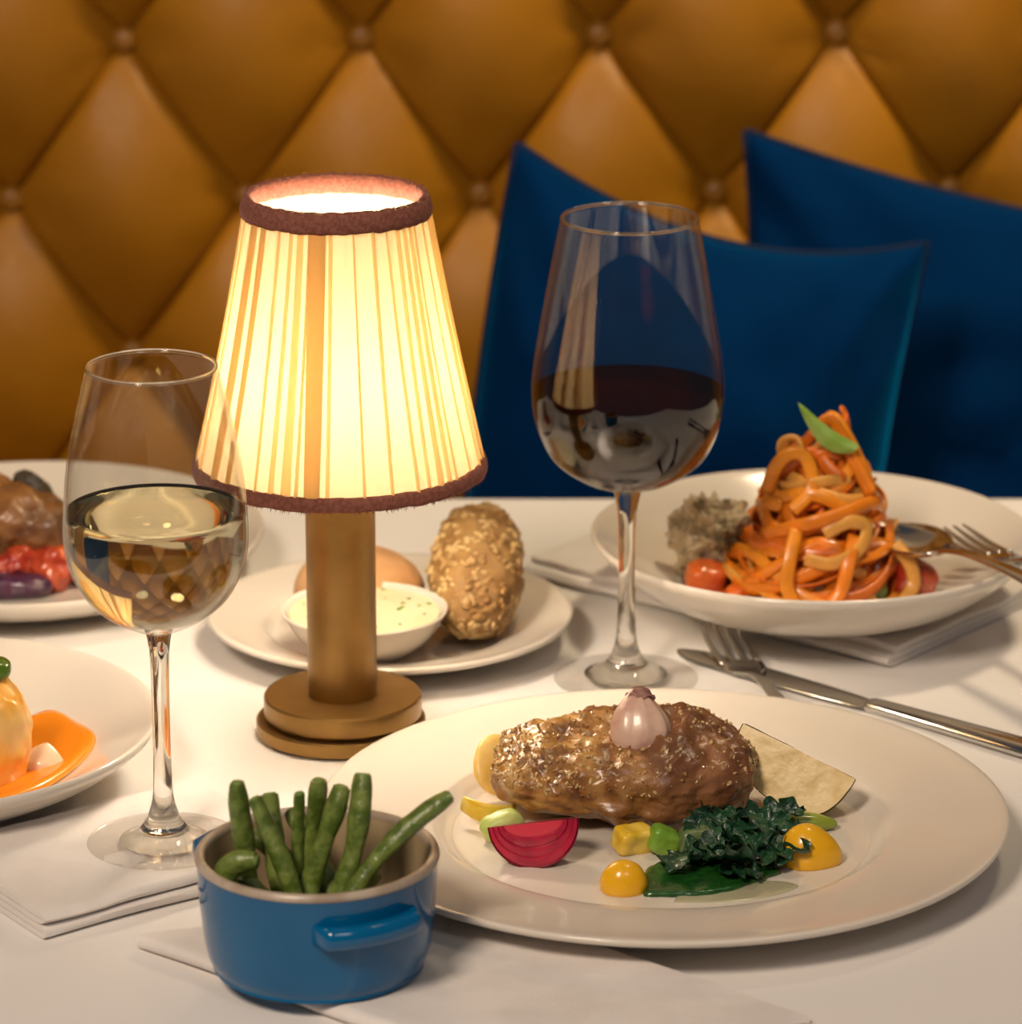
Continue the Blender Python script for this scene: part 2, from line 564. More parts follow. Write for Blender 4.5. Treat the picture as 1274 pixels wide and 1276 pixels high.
for k in range(NB):
    loop.append((TX - 2 * TX * k / NB, TY1, 0, 1))
for k in range(NB):
    loop.append((-TX, TY1 - (TY1 - TY0) * k / NB, -1, 0))
NL = len(loop)
rings = [(-0.012, 0.0, 0.0), (-0.004, -0.001, 0.0), (0.0, -0.005, 0.0), (0.002, -0.03, 0.2), (0.004, -0.10, 0.7), (0.006, -0.20, 1.0), (0.008, -0.28, 1.2)]
for (o, z, wv) in rings:
    for k, (x, y, nx, ny) in enumerate(loop):
        wob = o + wv * 0.010 * (1 + math.sin(k * 2 * PI / 9)) * (0 if ny > 0 else 1)
        V.append((x + nx * wob, y + ny * wob, z + TZ))
for r in range(len(rings) - 1):
    for k in range(NL):
        l = (k + 1) % NL
        F.append((r * NL + k, r * NL + l, (r + 1) * NL + l, (r + 1) * NL + k))
F.append(tuple(range(NL)))
tag(new_obj('tablecloth', V, F, 'cloth'), 'plain white tablecloth covering the whole table', 'tablecloth')


# ------------------------------------------------------------------ napkins: one sheet folded back and forth
def napkin(label, corner, d1, L1, L2, layers, gap, th, seed, z0=0.0005, d2=None):
    d1 = Vector((d1[0], d1[1], 0)).normalized()
    d2 = Vector((d2[0], d2[1], 0)).normalized() if d2 else Vector((-d1.y, d1.x, 0))
    cl = []                                  # centre line in (d2, z)
    for k in range(layers):
        z = th / 2 + k * gap
        a, b = 0.006 + 0.0025 * ((k // 2) % 2), L2 - 0.004 * (k % 2)
        seq = [a + (b - a) * i / 12 for i in range(13)]
        if k % 2 == 0:
            seq = seq[::-1]
        cl += [(s, z) for s in seq]
        if k < layers - 1:                   # the bend to the next layer
            e = seq[-1]
            sg = -1 if k % 2 == 0 else 1
            for i in range(1, 6):
                t = PI * i / 6
                cl.append((e + sg * gap * 0.62 * math.sin(t) * 1.5, z + gap / 2 - gap / 2 * math.cos(t)))
    m = len(cl)
    prof = []
    for s in (1, -1):
        idx = range(m) if s > 0 else range(m - 1, -1, -1)
        for i in idx:
            a, b = cl[max(i - 1, 0)], cl[min(i + 1, m - 1)]
            tx, tz = b[0] - a[0], b[1] - a[1]
            l = math.hypot(tx, tz) or 1
            prof.append((cl[i][0] - s * tz / l * th / 2, cl[i][1] + s * tx / l * th / 2))
    NS = 40
    V, F = [], []
    K = len(prof)
    for i in range(NS + 1):
        x = L1 * i / NS
        for (y, z) in prof:
            hh = z / (layers * gap)
            zz = z + hh * 0.0016 * noise.noise(Vector((x * 25 + seed, y * 25, 0))) + hh * 0.0006 * noise.noise(Vector((x * 90, y * 90, seed)))
            yy = y + 0.0034 * noise.noise(Vector((x * 12, seed, z * 160)))
            p = Vector((0, 0, max(zz, 0.0))) + d1 * x + d2 * yy
            V.append((p.x, p.y, p.z))
    for i in range(NS):
        for k in range(K):
            l = (k + 1) % K
            F.append((i * K + k, i * K + l, (i + 1) * K + l, (i + 1) * K + k))
    for e in (0, NS):
        for k in range(m - 1):
            F.append((e * K + k, e * K + k + 1, e * K + K - 2 - k, e * K + K - 1 - k))
    o = new_obj('napkin', V, F, 'napkin', None, loc=(corner[0], corner[1], TZ + z0), auto=50)
    return tag(o, label, 'napkin', 'folded white napkins')


napkin('thick folded white napkin under the white wine glass', (-0.1975, 1.580), (0.81, 0.586), 0.135, 0.105, 4, 0.0031, 0.0027, 1.0)
napkin('folded white napkin lying under the blue pot of beans', (-0.161, 1.572), (0.141, -0.117), 0.190, 0.146, 2, 0.0036, 0.0030, 5.0, d2=(0.150, 0.043))
napkin('folded white napkin under the bowl of pasta', (0.006, 2.080), (0.772, -0.637), 0.240, 0.20, 3, 0.0034, 0.0031, 9.0)


# ------------------------------------------------------------------ crockery
def plate_prof(R, foot, well, zrim, zwell, bowl=False, th=0.0035):
    if not bowl:
        top = [(0.0, zwell), (well * 0.82, zwell), (well * 0.94, zwell + 0.0012), (well, zwell + (zrim - zwell) * 0.42),
               (well + 0.006, zwell + (zrim - zwell) * 0.60), (R * 0.9, zrim - 0.002), (R - 0.002, zrim), (R, zrim - 0.001)]
        bot = [(R - 0.0008, zrim - 0.003), (R * 0.93, zrim - 0.0055), (well + 0.008, 0.0070), (foot + 0.004, 0.003), (foot + 0.001, 0.0), (foot - 0.003, 0.0),
               (foot - 0.005, 0.0015), (0.0, 0.0015)]
    else:
        top = [(0.0, zwell), (well * 0.7, zwell + 0.0006), (well, zwell + 0.004), (well + (R - well) * 0.4, zwell + (zrim - zwell) * 0.40),
               (well + (R - well) * 0.78, zwell + (zrim - zwell) * 0.80), (R - 0.003, zrim - 0.0004), (R - 0.0008, zrim), (R, zrim - 0.0015)]
        bot = [(R - 0.002, zrim - 0.005), (well + (R - well) * 0.72, zwell + (zrim - zwell) * 0.55 - 0.003), (well + (R - well) * 0.3, zwell + (zrim - zwell) * 0.15 - 0.003),
               (foot + 0.003, 0.003), (foot + 0.001, 0.0), (foot - 0.003, 0.0), (foot - 0.005, 0.002), (0.0, 0.002)]
    return smooth_prof(top, 4) + smooth_prof(bot, 4)


def dish(name, label, cat, loc, prof):
    g = lathe(prof, 96)
    return one(name, g, 'china', label, cat, loc)


MPX, MPY = 0.0684, 1.6890
dish('dinner_plate', 'large white dinner plate carrying the steak', 'plate', (MPX, MPY, 0.0006), plate_prof(0.1555, 0.092, 0.102, 0.0200, 0.0060))
dish('bread_plate', 'small white plate with bread rolls and butter behind the lamp', 'plate', (-0.063, 1.9730, 0.0006), plate_prof(0.0950, 0.055, 0.066, 0.0175, 0.0055))
dish('pasta_bowl', 'wide white bowl holding the orange pasta', 'bowl', (0.1578, 2.001, 0.0110), plate_prof(0.1160, 0.045, 0.062, 0.0400, 0.0065, True))
dish('shallow_bowl', 'shallow white bowl with orange sauce cut off at the left edge', 'bowl', (-0.2850, 1.7640, 0.0006), plate_prof(0.1200, 0.055, 0.066, 0.0340, 0.0060, True))
dish('meat_plate', 'white plate with roast meat and red vegetables at the far left', 'plate', (-0.2657, 2.0860, 0.0006), plate_prof(0.1310, 0.075, 0.088, 0.0250, 0.0060, True))


# ------------------------------------------------------------------ wine glasses
def wine_glass(label, loc, outer, stem, foot_r, wine_z, wine_mat):
    root = thing('wine_glass', label, 'wine glass', loc)
    th = 0.0009
    outer = smooth_prof(outer, 6)            # from the bottom of the bowl to the rim
    zb = outer[0][1]
    inner = [(max(0.0, r - th), z + (0.0016 if r < 0.02 else 0.0)) for r, z in outer]
    inner = [(0.0, zb + 0.0045)] + [p for p in inner if p[0] > 0.006 and p[1] > zb + 0.0045]
    top = outer[-1]
    prof = [(0.0, zb + 0.0005)] + outer + [(top[0] - th / 2, top[1] + 0.0006)] + inner[::-1]
    g = lathe(prof, 80)
    new_obj('bowl', g[0], g[1], 'glass_thin', root)
    g = lathe([(top[0] - th / 2 + 0.00085 * math.cos(2 * PI * k / 10), top[1] + 0.00085 * math.sin(2 * PI * k / 10)) for k in range(11)], 96)
    new_obj('rim', g[0], g[1], 'glass', root)
    # wine fills the inside up to its level
    wp = [(0.0, inner[0][1] + 0.0003)]
    last = None
    for r, z in inner[1:]:
        if z >= wine_z:
            t = (wine_z - last[1]) / (z - last[1])
            wp.append((last[0] + (r - last[0]) * t - 0.0003, wine_z))
            break
        wp.append((r - 0.0003, z + 0.0003))
        last = (r, z)
    wr = wp[-1][0]
    wp[-1] = (wr, wine_z + 0.0009)
    wp += [(wr - 0.0012, wine_z + 0.0002), (wr - 0.003, wine_z), (0.0, wine_z)]
    g = lathe(wp, 80)
    new_obj('wine', g[0], g[1], wine_mat, root)
    sp = smooth_prof(stem, 6)
    g = lathe([(0.0, sp[0][1])] + sp + [(0.0, sp[-1][1])], 40)
    new_obj('stem', g[0], g[1], 'glass', root)
    fp = smooth_prof([(0.0, 0.0070), (0.0060, 0.0064), (0.012, 0.0042), (0.022, 0.0022), (foot_r - 0.002, 0.0014), (foot_r, 0.0008), (foot_r - 0.001, 0.0002)], 5) + [(0.0, 0.0002)]
    g = lathe(fp, 72)
    new_obj('foot', g[0], g[1], 'glass_thin', root)
    return root


def shift(P, dz):
    return [(r, z - dz) for r, z in P]


Z0 = 0.0127
wine_glass('wine glass of pale white wine standing at the left of the lamp', (-0.1545, 1.6637, Z0),
           shift([(0.0052, 0.1115), (0.0130, 0.1150), (0.0225, 0.1205), (0.0320, 0.1295), (0.0388, 0.1441), (0.0404, 0.1600), (0.0380, 0.1879), (0.0339, 0.2096), (0.0283, 0.2320)], Z0),
           shift([(0.0062, 0.1128), (0.0050, 0.1075), (0.0042, 0.0980), (0.0039, 0.0700), (0.0042, 0.0420), (0.0052, 0.0320), (0.0078, 0.0245), (0.0112, 0.0195), (0.0165, 0.0158), (0.0200, 0.0146)], Z0),
           0.0345, 0.1672 - Z0, 'white_wine')
wine_glass('tall wine glass of red wine beside the pasta bowl', (0.0581, 1.9142, 0.0005),
           [(0.0062, 0.0995), (0.0140, 0.1022), (0.0250, 0.1070), (0.0379, 0.1172), (0.0458, 0.1338), (0.0481, 0.1504), (0.0468, 0.1668), (0.0435, 0.1873), (0.0384, 0.2157), (0.0337, 0.2386)],
           [(0.0075, 0.1012), (0.0060, 0.0950), (0.0047, 0.0860), (0.0041, 0.0600), (0.0046, 0.0300), (0.0058, 0.0190), (0.0085, 0.0120), (0.0120, 0.0075), (0.0175, 0.0040), (0.0210, 0.0030)],
           0.0365, 0.1510, 'red_wine')

# ------------------------------------------------------------------ table lamp
LX, LY = -0.0820, 1.8390
lamp = thing('table_lamp', 'brass table lamp with a lit pleated cream shade', 'lamp', (LX, LY, 0.0005))
bp = smooth_prof([(0.0, 0.0), (0.0405, 0.0)], 1) + [(0.0412, 0.0008), (0.0412, 0.0068), (0.0405, 0.0076), (0.0, 0.0076)]
g = lathe(bp, 80)
new_obj('base_ring', [(x - 0.0010, y, z) for x, y, z in g[0]], g[1], 'brass', lamp, auto=35)
g = lathe([(0.0, 0.0076), (0.0360, 0.0076), (0.0365, 0.0085), (0.0380, 0.0092), (0.0384, 0.0098), (0.0384, 0.0186), (0.0376, 0.0195), (0.0, 0.0195)], 80)
new_obj('base', g[0], g[1], 'brass', lamp, auto=35)
g = lathe([(0.0, 0.0195), (0.0166, 0.0195), (0.0168, 0.0205), (0.0168, 0.1440), (0.0160, 0.1450), (0.0, 0.1450)], 64)
new_obj('column', g[0], g[1], 'brass', lamp, auto=35)
g = lathe([(0.0, 0.145), (0.011, 0.145), (0.011, 0.155), (0.0, 0.155)], 32)
new_obj('bulb_socket', g[0], g[1], 'brass', lamp, auto=35)
g = lathe(smooth_prof([(0.009, 0.155), (0.012, 0.159), (0.021, 0.173), (0.022, 0.181), (0.016, 0.196), (0.0, 0.202)], 5), 32)
new_obj('bulb', g[0], g[1], 'bulb', lamp)
SZ0, SZ1, SR0, SR1 = 0.1340, 0.2680, 0.0688, 0.0415
NSEG, NV = 360, 14
rnd = random.Random(4)
phase = [rnd.uniform(0, 2 * PI) for _ in range(6)]


def shade_r(a, t, k=1.0):
    base = SR0 + (SR1 - SR0) * t - 0.0012 * math.sin(PI * t)
    w = 0.5 * math.sin(38 * a + phase[0] + 1.4 * math.sin(3 * a + phase[1])) + 0.3 * math.sin(61 * a + phase[2]) + 0.25 * math.sin(17 * a + phase[3])
    return base + 0.0009 * w * k * (0.5 + 0.5 * math.sin(PI * t))


V, F = [], []
for j in range(NV + 1):
    t = j / NV
    for i in range(NSEG):
        a = 2 * PI * i / NSEG
        r = shade_r(a, t)
        V.append((r * math.cos(a), r * math.sin(a), SZ0 + (SZ1 - SZ0) * t))
for j in range(NV):
    for i in range(NSEG):
        k = (i + 1) % NSEG
        F.append((j * NSEG + i, j * NSEG + k, (j + 1) * NSEG + k, (j + 1) * NSEG + i))
shade = new_obj('lamp_shade', V, F, 'shade', lamp)
ang = 0.0
nf = 0
while ang < 2 * PI - 0.03:                      # folds of cloth laid over the shade, doubled where the pleats overlap
    deep = rnd.random() < 0.30
    wd = (rnd.choice([0.06, 0.09, 0.13]) if deep else rnd.choice([0.025, 0.04, 0.07])) * rnd.uniform(0.8, 1.2)
    sk = rnd.uniform(-0.03, 0.03)
    tw = rnd.uniform(0.7, 1.1)
    top, low = 1.0, 0.0
    V, F = [], []
    for j in range(9):
        t = low + (top - low) * j / 8
        hw = wd / 2 * (1.0 if tw > 0.9 else (0.7 + 0.6 * t))
        if top < 1 and j > 5:
            hw *= (8 - j + 0.15) / 3
        if low > 0 and j < 3:
            hw *= (j + 0.15) / 3
        for q in range(5):
            a = ang + sk * (t - 0.5) + hw * (q / 2 - 1)
            r = shade_r(a, t) + 0.0007 + 0.0008 * (1 - (q / 2 - 1) ** 2)
            V.append((r * math.cos(a), r * math.sin(a), SZ0 + (SZ1 - SZ0) * t))
    for j in range(8):
        for q in range(4):
            k = j * 5 + q
            F.append((k, k + 1, k + 6, k + 5))
    new_obj('pleat', V, F, 'fold_deep' if deep else 'fold', shade)
    ang += wd * 0.5 + rnd.choice([0.06, 0.10, 0.14, 0.2]) * rnd.uniform(0.8, 1.2)


def band(name, z0, z1, r0, r1):
    V, F = [], []
    n = 240
    prof = [(-0.0012, 0.0), (0.0014, 0.0), (0.0022, 0.25), (0.0024, 0.6), (0.0018, 0.95), (0.0006, 1.05), (-0.0014, 0.95), (-0.0014, 0.1)]
    for i in range(n):
        a = 2 * PI * i / n
        for k, (o, t) in enumerate(prof):
            z = z0 + (z1 - z0) * t
            r = r0 + (r1 - r0) * t + o + 0.0005 * noise.noise(Vector((math.cos(a) * 40, math.sin(a) * 40, k * 2)))
            z += 0.0007 * noise.noise(Vector((math.cos(a) * 9, math.sin(a) * 9, z * 20)))
            V.append((r * math.cos(a), r * math.sin(a), z))
    m = len(prof)
    for i in range(n):
        j = (i + 1) % n
        for k in range(m):
            l = (k + 1) % m
            F.append((i * m + k, i * m + l, j * m + l, j * m + k))
    b = new_obj(name, V, F, 'trim', lamp)
    # loose fibres of the braid
    V, F = [], []
    r_ = random.Random(7)
    for _ in range(500):
        a = r_.uniform(0, 2 * PI)
        zt = z1 if name == 'top_trim' else z0
        rr = (r1 if name == 'top_trim' else r0) + 0.001
        p = Vector((rr * math.cos(a), rr * math.sin(a), zt))
        d = Vector((math.cos(a) * r_.uniform(-0.3, 1), math.sin(a) * r_.uniform(-0.3, 1), r_.uniform(0.2, 1) * (1 if name == 'top_trim' else -1))).normalized()
        q = p + d * r_.uniform(0.0008, 0.0024)
        s = Vector((-math.sin(a), math.cos(a), 0)) * 0.00022
        k = len(V)
        V += [p - s, p + s, q]
        F.append((k, k + 1, k + 2))
    tag(new_obj('braid_fuzz', V, F, 'trim', b, smooth=False), kind='stuff')


band('top_trim', SZ1 - 0.0095, SZ1, SR1 + 0.0022, SR1)
band('bottom_trim', SZ0 - 0.0010, SZ0 + 0.0055, SR0 + 0.0002, SR0 - 0.0010)

# ------------------------------------------------------------------ blue pot with beans
PX, PY, PZ = -0.0802, 1.5430, 0.0076
pot = thing('ramekin_pot', 'small glossy blue enamel pot filled with green beans', 'pot', (PX, PY, PZ))
RO = 0.0506
body = smooth_prof([(0.0, 0.0005), (0.040, 0.0005), (0.0440, 0.0025), (0.0468, 0.0090), (0.0488, 0.0250), (0.0500, 0.0440), (0.0503, 0.0480)], 5)
inner = smooth_prof([(0.0468, 0.0480), (0.0462, 0.0400), (0.0445, 0.0120), (0.0400, 0.0050), (0.0, 0.0045)], 5)
g = lathe(body + inner, 96)
new_obj('body', g[0], g[1], 'pot', pot, auto=60)
g = lathe(smooth_prof([(0.0506, 0.0478), (0.0508, 0.0490), (0.0498, 0.0506), (0.0480, 0.0508), (0.0466, 0.0498), (0.0462, 0.0480)], 4), 96)
new_obj('rim', g[0], g[1], 'pot_rim', pot)
g = lathe(smooth_prof([(0.0463, 0.0480), (0.0457, 0.0400), (0.0440, 0.0125), (0.0395, 0.0057), (0.0, 0.0052)], 5), 96)
new_obj('lining', g[0], g[1], 'pot_in', pot)
for hd, zc in ((-62, 0.0320), (136, 0.0405)):
    a0 = math.radians(hd)
    V, F = [], []
    NA = 24
    for i in range(NA + 1):
        t = i / NA
        a = a0 + math.radians(56) * (t - 0.5)
        e = min(1.0, math.sin(PI * min(max(t, 0.015), 0.985)) * 2.6)
        out = 0.0115 * e ** 0.7
        hz = 0.0052 * (0.9 + 0.1 * e)
        for q in range(12):
            w = 2 * PI * q / 12
            cr, cs = math.cos(w), math.sin(w)
            rr = 0.0490 + out * (0.5 + 0.5 * cr) - 0.002
            zz = zc + hz * (abs(cs) ** 0.6) * (1 if cs > 0 else -1) + 0.002 * (0.5 + 0.5 * cr)
            V.append((rr * math.cos(a), rr * math.sin(a), zz))
    for i in range(NA):
        for q in range(12):
            l = (q + 1) % 12
            F.append((i * 12 + q, i * 12 + l, (i + 1) * 12 + l, (i + 1) * 12 + q))
    F += [tuple(range(12)), tuple(range(NA * 12, NA * 12 + 12))]
    new_obj('handle', V, F, 'pot', pot)

BEANS = [  # (x, y, z) at the tip, at the bottom, bow, radius, label (z above the table)
    ((-0.1117, 1.540, 0.0885), (-0.1105, 1.545, 0.0200), (0.001, 0, 0), 0.0042, 'upright green bean nearest the left rim of the blue pot'),
    ((-0.1050, 1.538, 0.0825), (-0.0845, 1.525, 0.0180), (0.003, 0, 0.002), 0.0037, 'speckled green bean slanting down to the right across the front of the pot'),
    ((-0.0881, 1.548, 0.0810), (-0.0890, 1.545, 0.0200), (0.001, 0, 0), 0.0027, 'thin green bean with a brown tip in the middle of the pot'),
    ((-0.0805, 1.552, 0.0855), (-0.0830, 1.548, 0.0200), (-0.001, 0, 0), 0.0040, 'short upright green bean with a rounded tip behind the middle of the pot'),
    ((-0.0700, 1.546, 0.0850), (-0.0870, 1.535, 0.0220), (-0.002, 0, 0), 0.0040, 'dark green bean leaning right, left of the tallest bean'),
    ((-0.0605, 1.545, 0.0905), (-0.0800, 1.527, 0.0190), (0.003, 0, 0.0), 0.0045, 'tallest green bean in the pot with a square cut end'),
    ((-0.0240, 1.536, 0.0845), (-0.0800, 1.520, 0.0215), (-0.004, 0, 0.007), 0.0041, 'long green bean leaning out over the right rim of the pot'),
    ((-0.1035, 1.522, 0.0615), (-0.1180, 1.532, 0.0260), (-0.006, 0, 0.010), 0.0046, 'bent green bean with a pale cut end at the front left of the pot'),
    ((-0.1010, 1.560, 0.0760), (-0.0960, 1.540, 0.0200), (0.002, 0, 0), 0.0038, 'half hidden green bean behind the slanting speckled one'),
    ((-0.0930, 1.572, 0.0640), (-0.0600, 1.530, 0.0180), (0.0, 0, 0.003), 0.0040, 'low green bean lying against the back wall of the pot'),
    ((-0.1180, 1.548, 0.0480), (-0.0760, 1.516, 0.0200), (0.0, 0, 0.002), 0.0042, 'dark green bean lying low across the left of the pot'),
    ((-0.1080, 1.566, 0.0560), (-0.0700, 1.560, 0.0200), (0.0, 0, 0.002), 0.0042, 'green bean crossing behind the upright beans at the back left'),
    ((-0.0480, 1.548, 0.0330), (-0.0980, 1.530, 0.0140), (0.0, 0, 0.002), 0.0043, 'low green bean under the long leaning one on the right'),
    ((-0.0560, 1.560, 0.0400), (-0.0950, 1.512, 0.0180), (0.0, 0, 0.0), 0.0042, 'shadowed green bean at the bottom of the pot'),
]
for k, (tip, bot, bow, r, lab) in enumerate(BEANS):
    A, B = Vector(tip), Vector(bot)
    N = 16
    path, rad = [], []
    for i in range(N + 1):
        t = i / N
        p = B.lerp(A, t) + Vector(bow) * math.sin(PI * t) + Vector((0.0010 * math.sin(5 * t + k), 0.0008 * math.cos(6 * t + k), 0))
        path.append(p - B)
        rr = r * 1.12 * (1.0 + 0.09 * math.sin(11 * t + k) + 0.05 * math.sin(23 * t + 2 * k))
        if i == N:
            rr *= 0.80
        if i == N - 1:
            rr *= 0.96
        rad.append(rr)
    root = thing('green_bean', lab, 'green bean', bot, group='green beans in the blue pot')
    g = tube(path, rad, 12, flat=0.82)
    new_obj('pod', g[0], g[1], 'bean', root, auto=60)
    t = (path[-1] - path[-2]).normalized()
    g = tube([path[-1] - t * 0.0003, path[-1] + t * 0.0007], [rad[-1] * 0.86, rad[-1] * 0.70], 12, flat=0.82)
    new_obj('cut_end', g[0], g[1], 'bean_cut', root)

# ------------------------------------------------------------------ steak and garnish on the dinner plate
ZP = 0.0068


def steak_fn(p, d):
    # a thick slab: highest behind the middle, sloping to a blunt left end, with muscle grooves on the front side
    q = p.copy()
    x = p.x / 0.06
    q.z *= 1.08 + 0.22 * (p.y / 0.035) - 0.40 * max(0, -x) ** 1.3 - 0.16 * max(0, x) ** 3 + 0.05 * math.sin(p.x * 75)
    q.y *= 1.0 - 0.20 * x * x + 0.06 * math.sin(p.x * 90 + 1)
    rg = noise.ridged_multi_fractal(p * 30 + Vector((3, 1, 7)), 0.9, 2.1, 4, 1.0, 2.0)
    q += d * 0.0024 * (rg - 1.0)
    if d.z > 0.1:                               # pitted crust on top
        q.z += 0.0030 * d.z * noise.noise(p * 150) + 0.0022 * d.z * noise.noise(p * 330)
    if d.y < 0.25:
        g = math.sin(p.x * 230 + 4 * noise.noise(p * 45) + p.z * 60)
        w = min(1, max(0, -d.y + 0.35)) * (1.0 if p.x < 0 else 0.45)
        q.y += 0.0017 * g * w
    return q


def steak_material():
    m = mat('seared_meat', (0.15, 0.058, 0.020), 0.36, spec=0.55, coat=0.35, bump=0.0008, bscale=240)
    nt = m.node_tree
    b = nt.nodes['Principled BSDF']
    b.inputs['Coat Roughness'].default_value = 0.22
    tc = nt.nodes.new('ShaderNodeTexCoord')

    def noise_ramp(scale, stops, detail=5.0):
        n = nt.nodes.new('ShaderNodeTexNoise')
        n.inputs['Scale'].default_value = scale
        n.inputs['Detail'].default_value = detail
        nt.links.new(tc.outputs['Object'], n.inputs['Vector'])
        r = nt.nodes.new('ShaderNodeValToRGB')
        while len(r.color_ramp.elements) < len(stops):
            r.color_ramp.elements.new(0.5)
        for e, (p, c) in zip(r.color_ramp.elements, stops):
            e.position = p
            e.color = (*c, 1)
        nt.links.new(n.outputs['Fac'], r.inputs['Fac'])
        return r.outputs['Color']
    gold = noise_ramp(85, [(0.30, (0.10, 0.038, 0.010)), (0.45, (0.27, 0.115, 0.022)), (0.58, (0.42, 0.21, 0.048)), (0.74, (0.60, 0.38, 0.13))], 7)
    lean = noise_ramp(45, [(0.32, (0.085, 0.028, 0.012)), (0.50, (0.19, 0.072, 0.026)), (0.68, (0.33, 0.15, 0.06))], 6)
    sx = nt.nodes.new('ShaderNodeSeparateXYZ')
    nt.links.new(tc.outputs['Object'], sx.inputs[0])
    mr = nt.nodes.new('ShaderNodeMapRange')       # fatty, golden end on the left; lean meat on the right
    mr.inputs['From Min'].default_value = -0.030
    mr.inputs['From Max'].default_value = 0.022
    nt.links.new(sx.outputs['X'], mr.inputs['Value'])
    mx = nt.nodes.new('ShaderNodeMix')
    mx.data_type = 'RGBA'
    nt.links.new(mr.outputs['Result'], mx.inputs[0])
    nt.links.new(gold, mx.inputs[6])
    nt.links.new(lean, mx.inputs[7])
    nt.links.new(mx.outputs[2], b.inputs['Base Color'])
    return m


steak = thing('steak', 'thick browned steak with a glistening crust on the dinner plate', 'steak', (0.0525, 1.7130, ZP))
g = blob((0.0590, 0.0350, 0.0210), 0.0030, 42.0, sub=6, power=3.2, seed=2, fn=steak_fn)
V = [Vector((v.x, v.y, max(v.z + 0.0205, 0.0))) for v in g[0]]
new_obj('meat', V, g[1], steak_material(), steak)
rs = random.Random(5)
top_pts = [v for v in V if v.z > 0.022]
gs = []
for k in range(1500):                         # crumbs of the crust, too fine to pick apart
    p = rs.choice(top_pts)
    if p.x > 0.004 and rs.random() < 0.62:
        continue
    if p.z < 0.030 and rs.random() < 0.5 and p.x > -0.02:
        continue
    s = rs.uniform(0.0004, 0.0012)
    b = bmesh.new()
    bmesh.ops.create_icosphere(b, subdivisions=1, radius=1.0)
    R = Euler((rs.uniform(0, 6), rs.uniform(0, 6), rs.uniform(0, 6))).to_matrix()
    gs.append(([p + R @ Vector((v.co.x * s * 1.5, v.co.y * s, v.co.z * s * 0.7)) * rs.uniform(0.6, 1.3) for v in b.verts], [tuple(x.index for x in f.verts) for f in b.faces]))
    b.free()
g = join(*gs)
tag(new_obj('crust_crumbs', g[0], g[1], 'crust', steak, smooth=False), kind='stuff')

sh = thing('shallot_petal', 'pinkish cooked shallot petal with a dark tip on top of the steak', 'shallot', (0.0560, 1.6985, 0.0405), (math.radians(-24), math.radians(6), 0))
prof = smooth_prof([(0.0, -0.001), (0.0060, 0.0), (0.0112, 0.0048), (0.0134, 0.0110), (0.0118, 0.0185), (0.0080, 0.0242), (0.0046, 0.0280), (0.0030, 0.0300), (0.0, 0.0305)], 5)
g = lathe(prof, 48)
V = []
for x, y, z in g[0]:
    a = math.atan2(y, x)
    rr = 1 + 0.05 * math.sin(8 * a + z * 60) * min(1.0, z / 0.012) + 0.02 * math.sin(21 * a)
    x += 0.0016 * math.sin(z * 130)
    V.append((x * rr, y * rr * 0.62, z))
new_obj('flesh', V, g[1], 'shallot', sh)
g = lathe(smooth_prof([(0.0066, 0.0262), (0.0060, 0.0274), (0.0046, 0.0290), (0.0034, 0.0308), (0.0, 0.0318)], 5), 40)
new_obj('tip', [(x * (1 + 0.10 * math.sin(7 * math.atan2(y, x))), y * 0.66, z + 0.0012 * math.sin(5 * math.atan2(y, x)) * (1 if z < 0.0275 else 0)) for x, y, z in g[0]], g[1],
        mat('shallot_skin', (0.16, 0.055, 0.055), 0.4, col2=(0.28, 0.14, 0.11), nscale=180), sh)


def wedge(a, b, c, n=28, m=12, blunt=False):
    """quarter of an ellipsoid: cut faces on -y and on +z, round side down and behind; returns skin, flesh"""
    SV, SF = [], []
    for i in range(n + 1):
        th = PI + PI * i / n
        for j in range(m + 1):
            ph = PI / 2 * j / m
            k = math.cos(ph)
            ct = math.cos(th)
            st = math.sin(th)
            if blunt and ct > 0:
                ct = ct ** 0.55
                st = -abs(st) ** 0.80
            SV.append((a * ct * k ** 0.55, b * math.sin(ph), c * st * k ** 0.75))
    for i in range(n):
        for j in range(m):
            k = i * (m + 1) + j
            SF.append((k, k + 1, k + m + 2, k + m + 1))
    return SV, SF


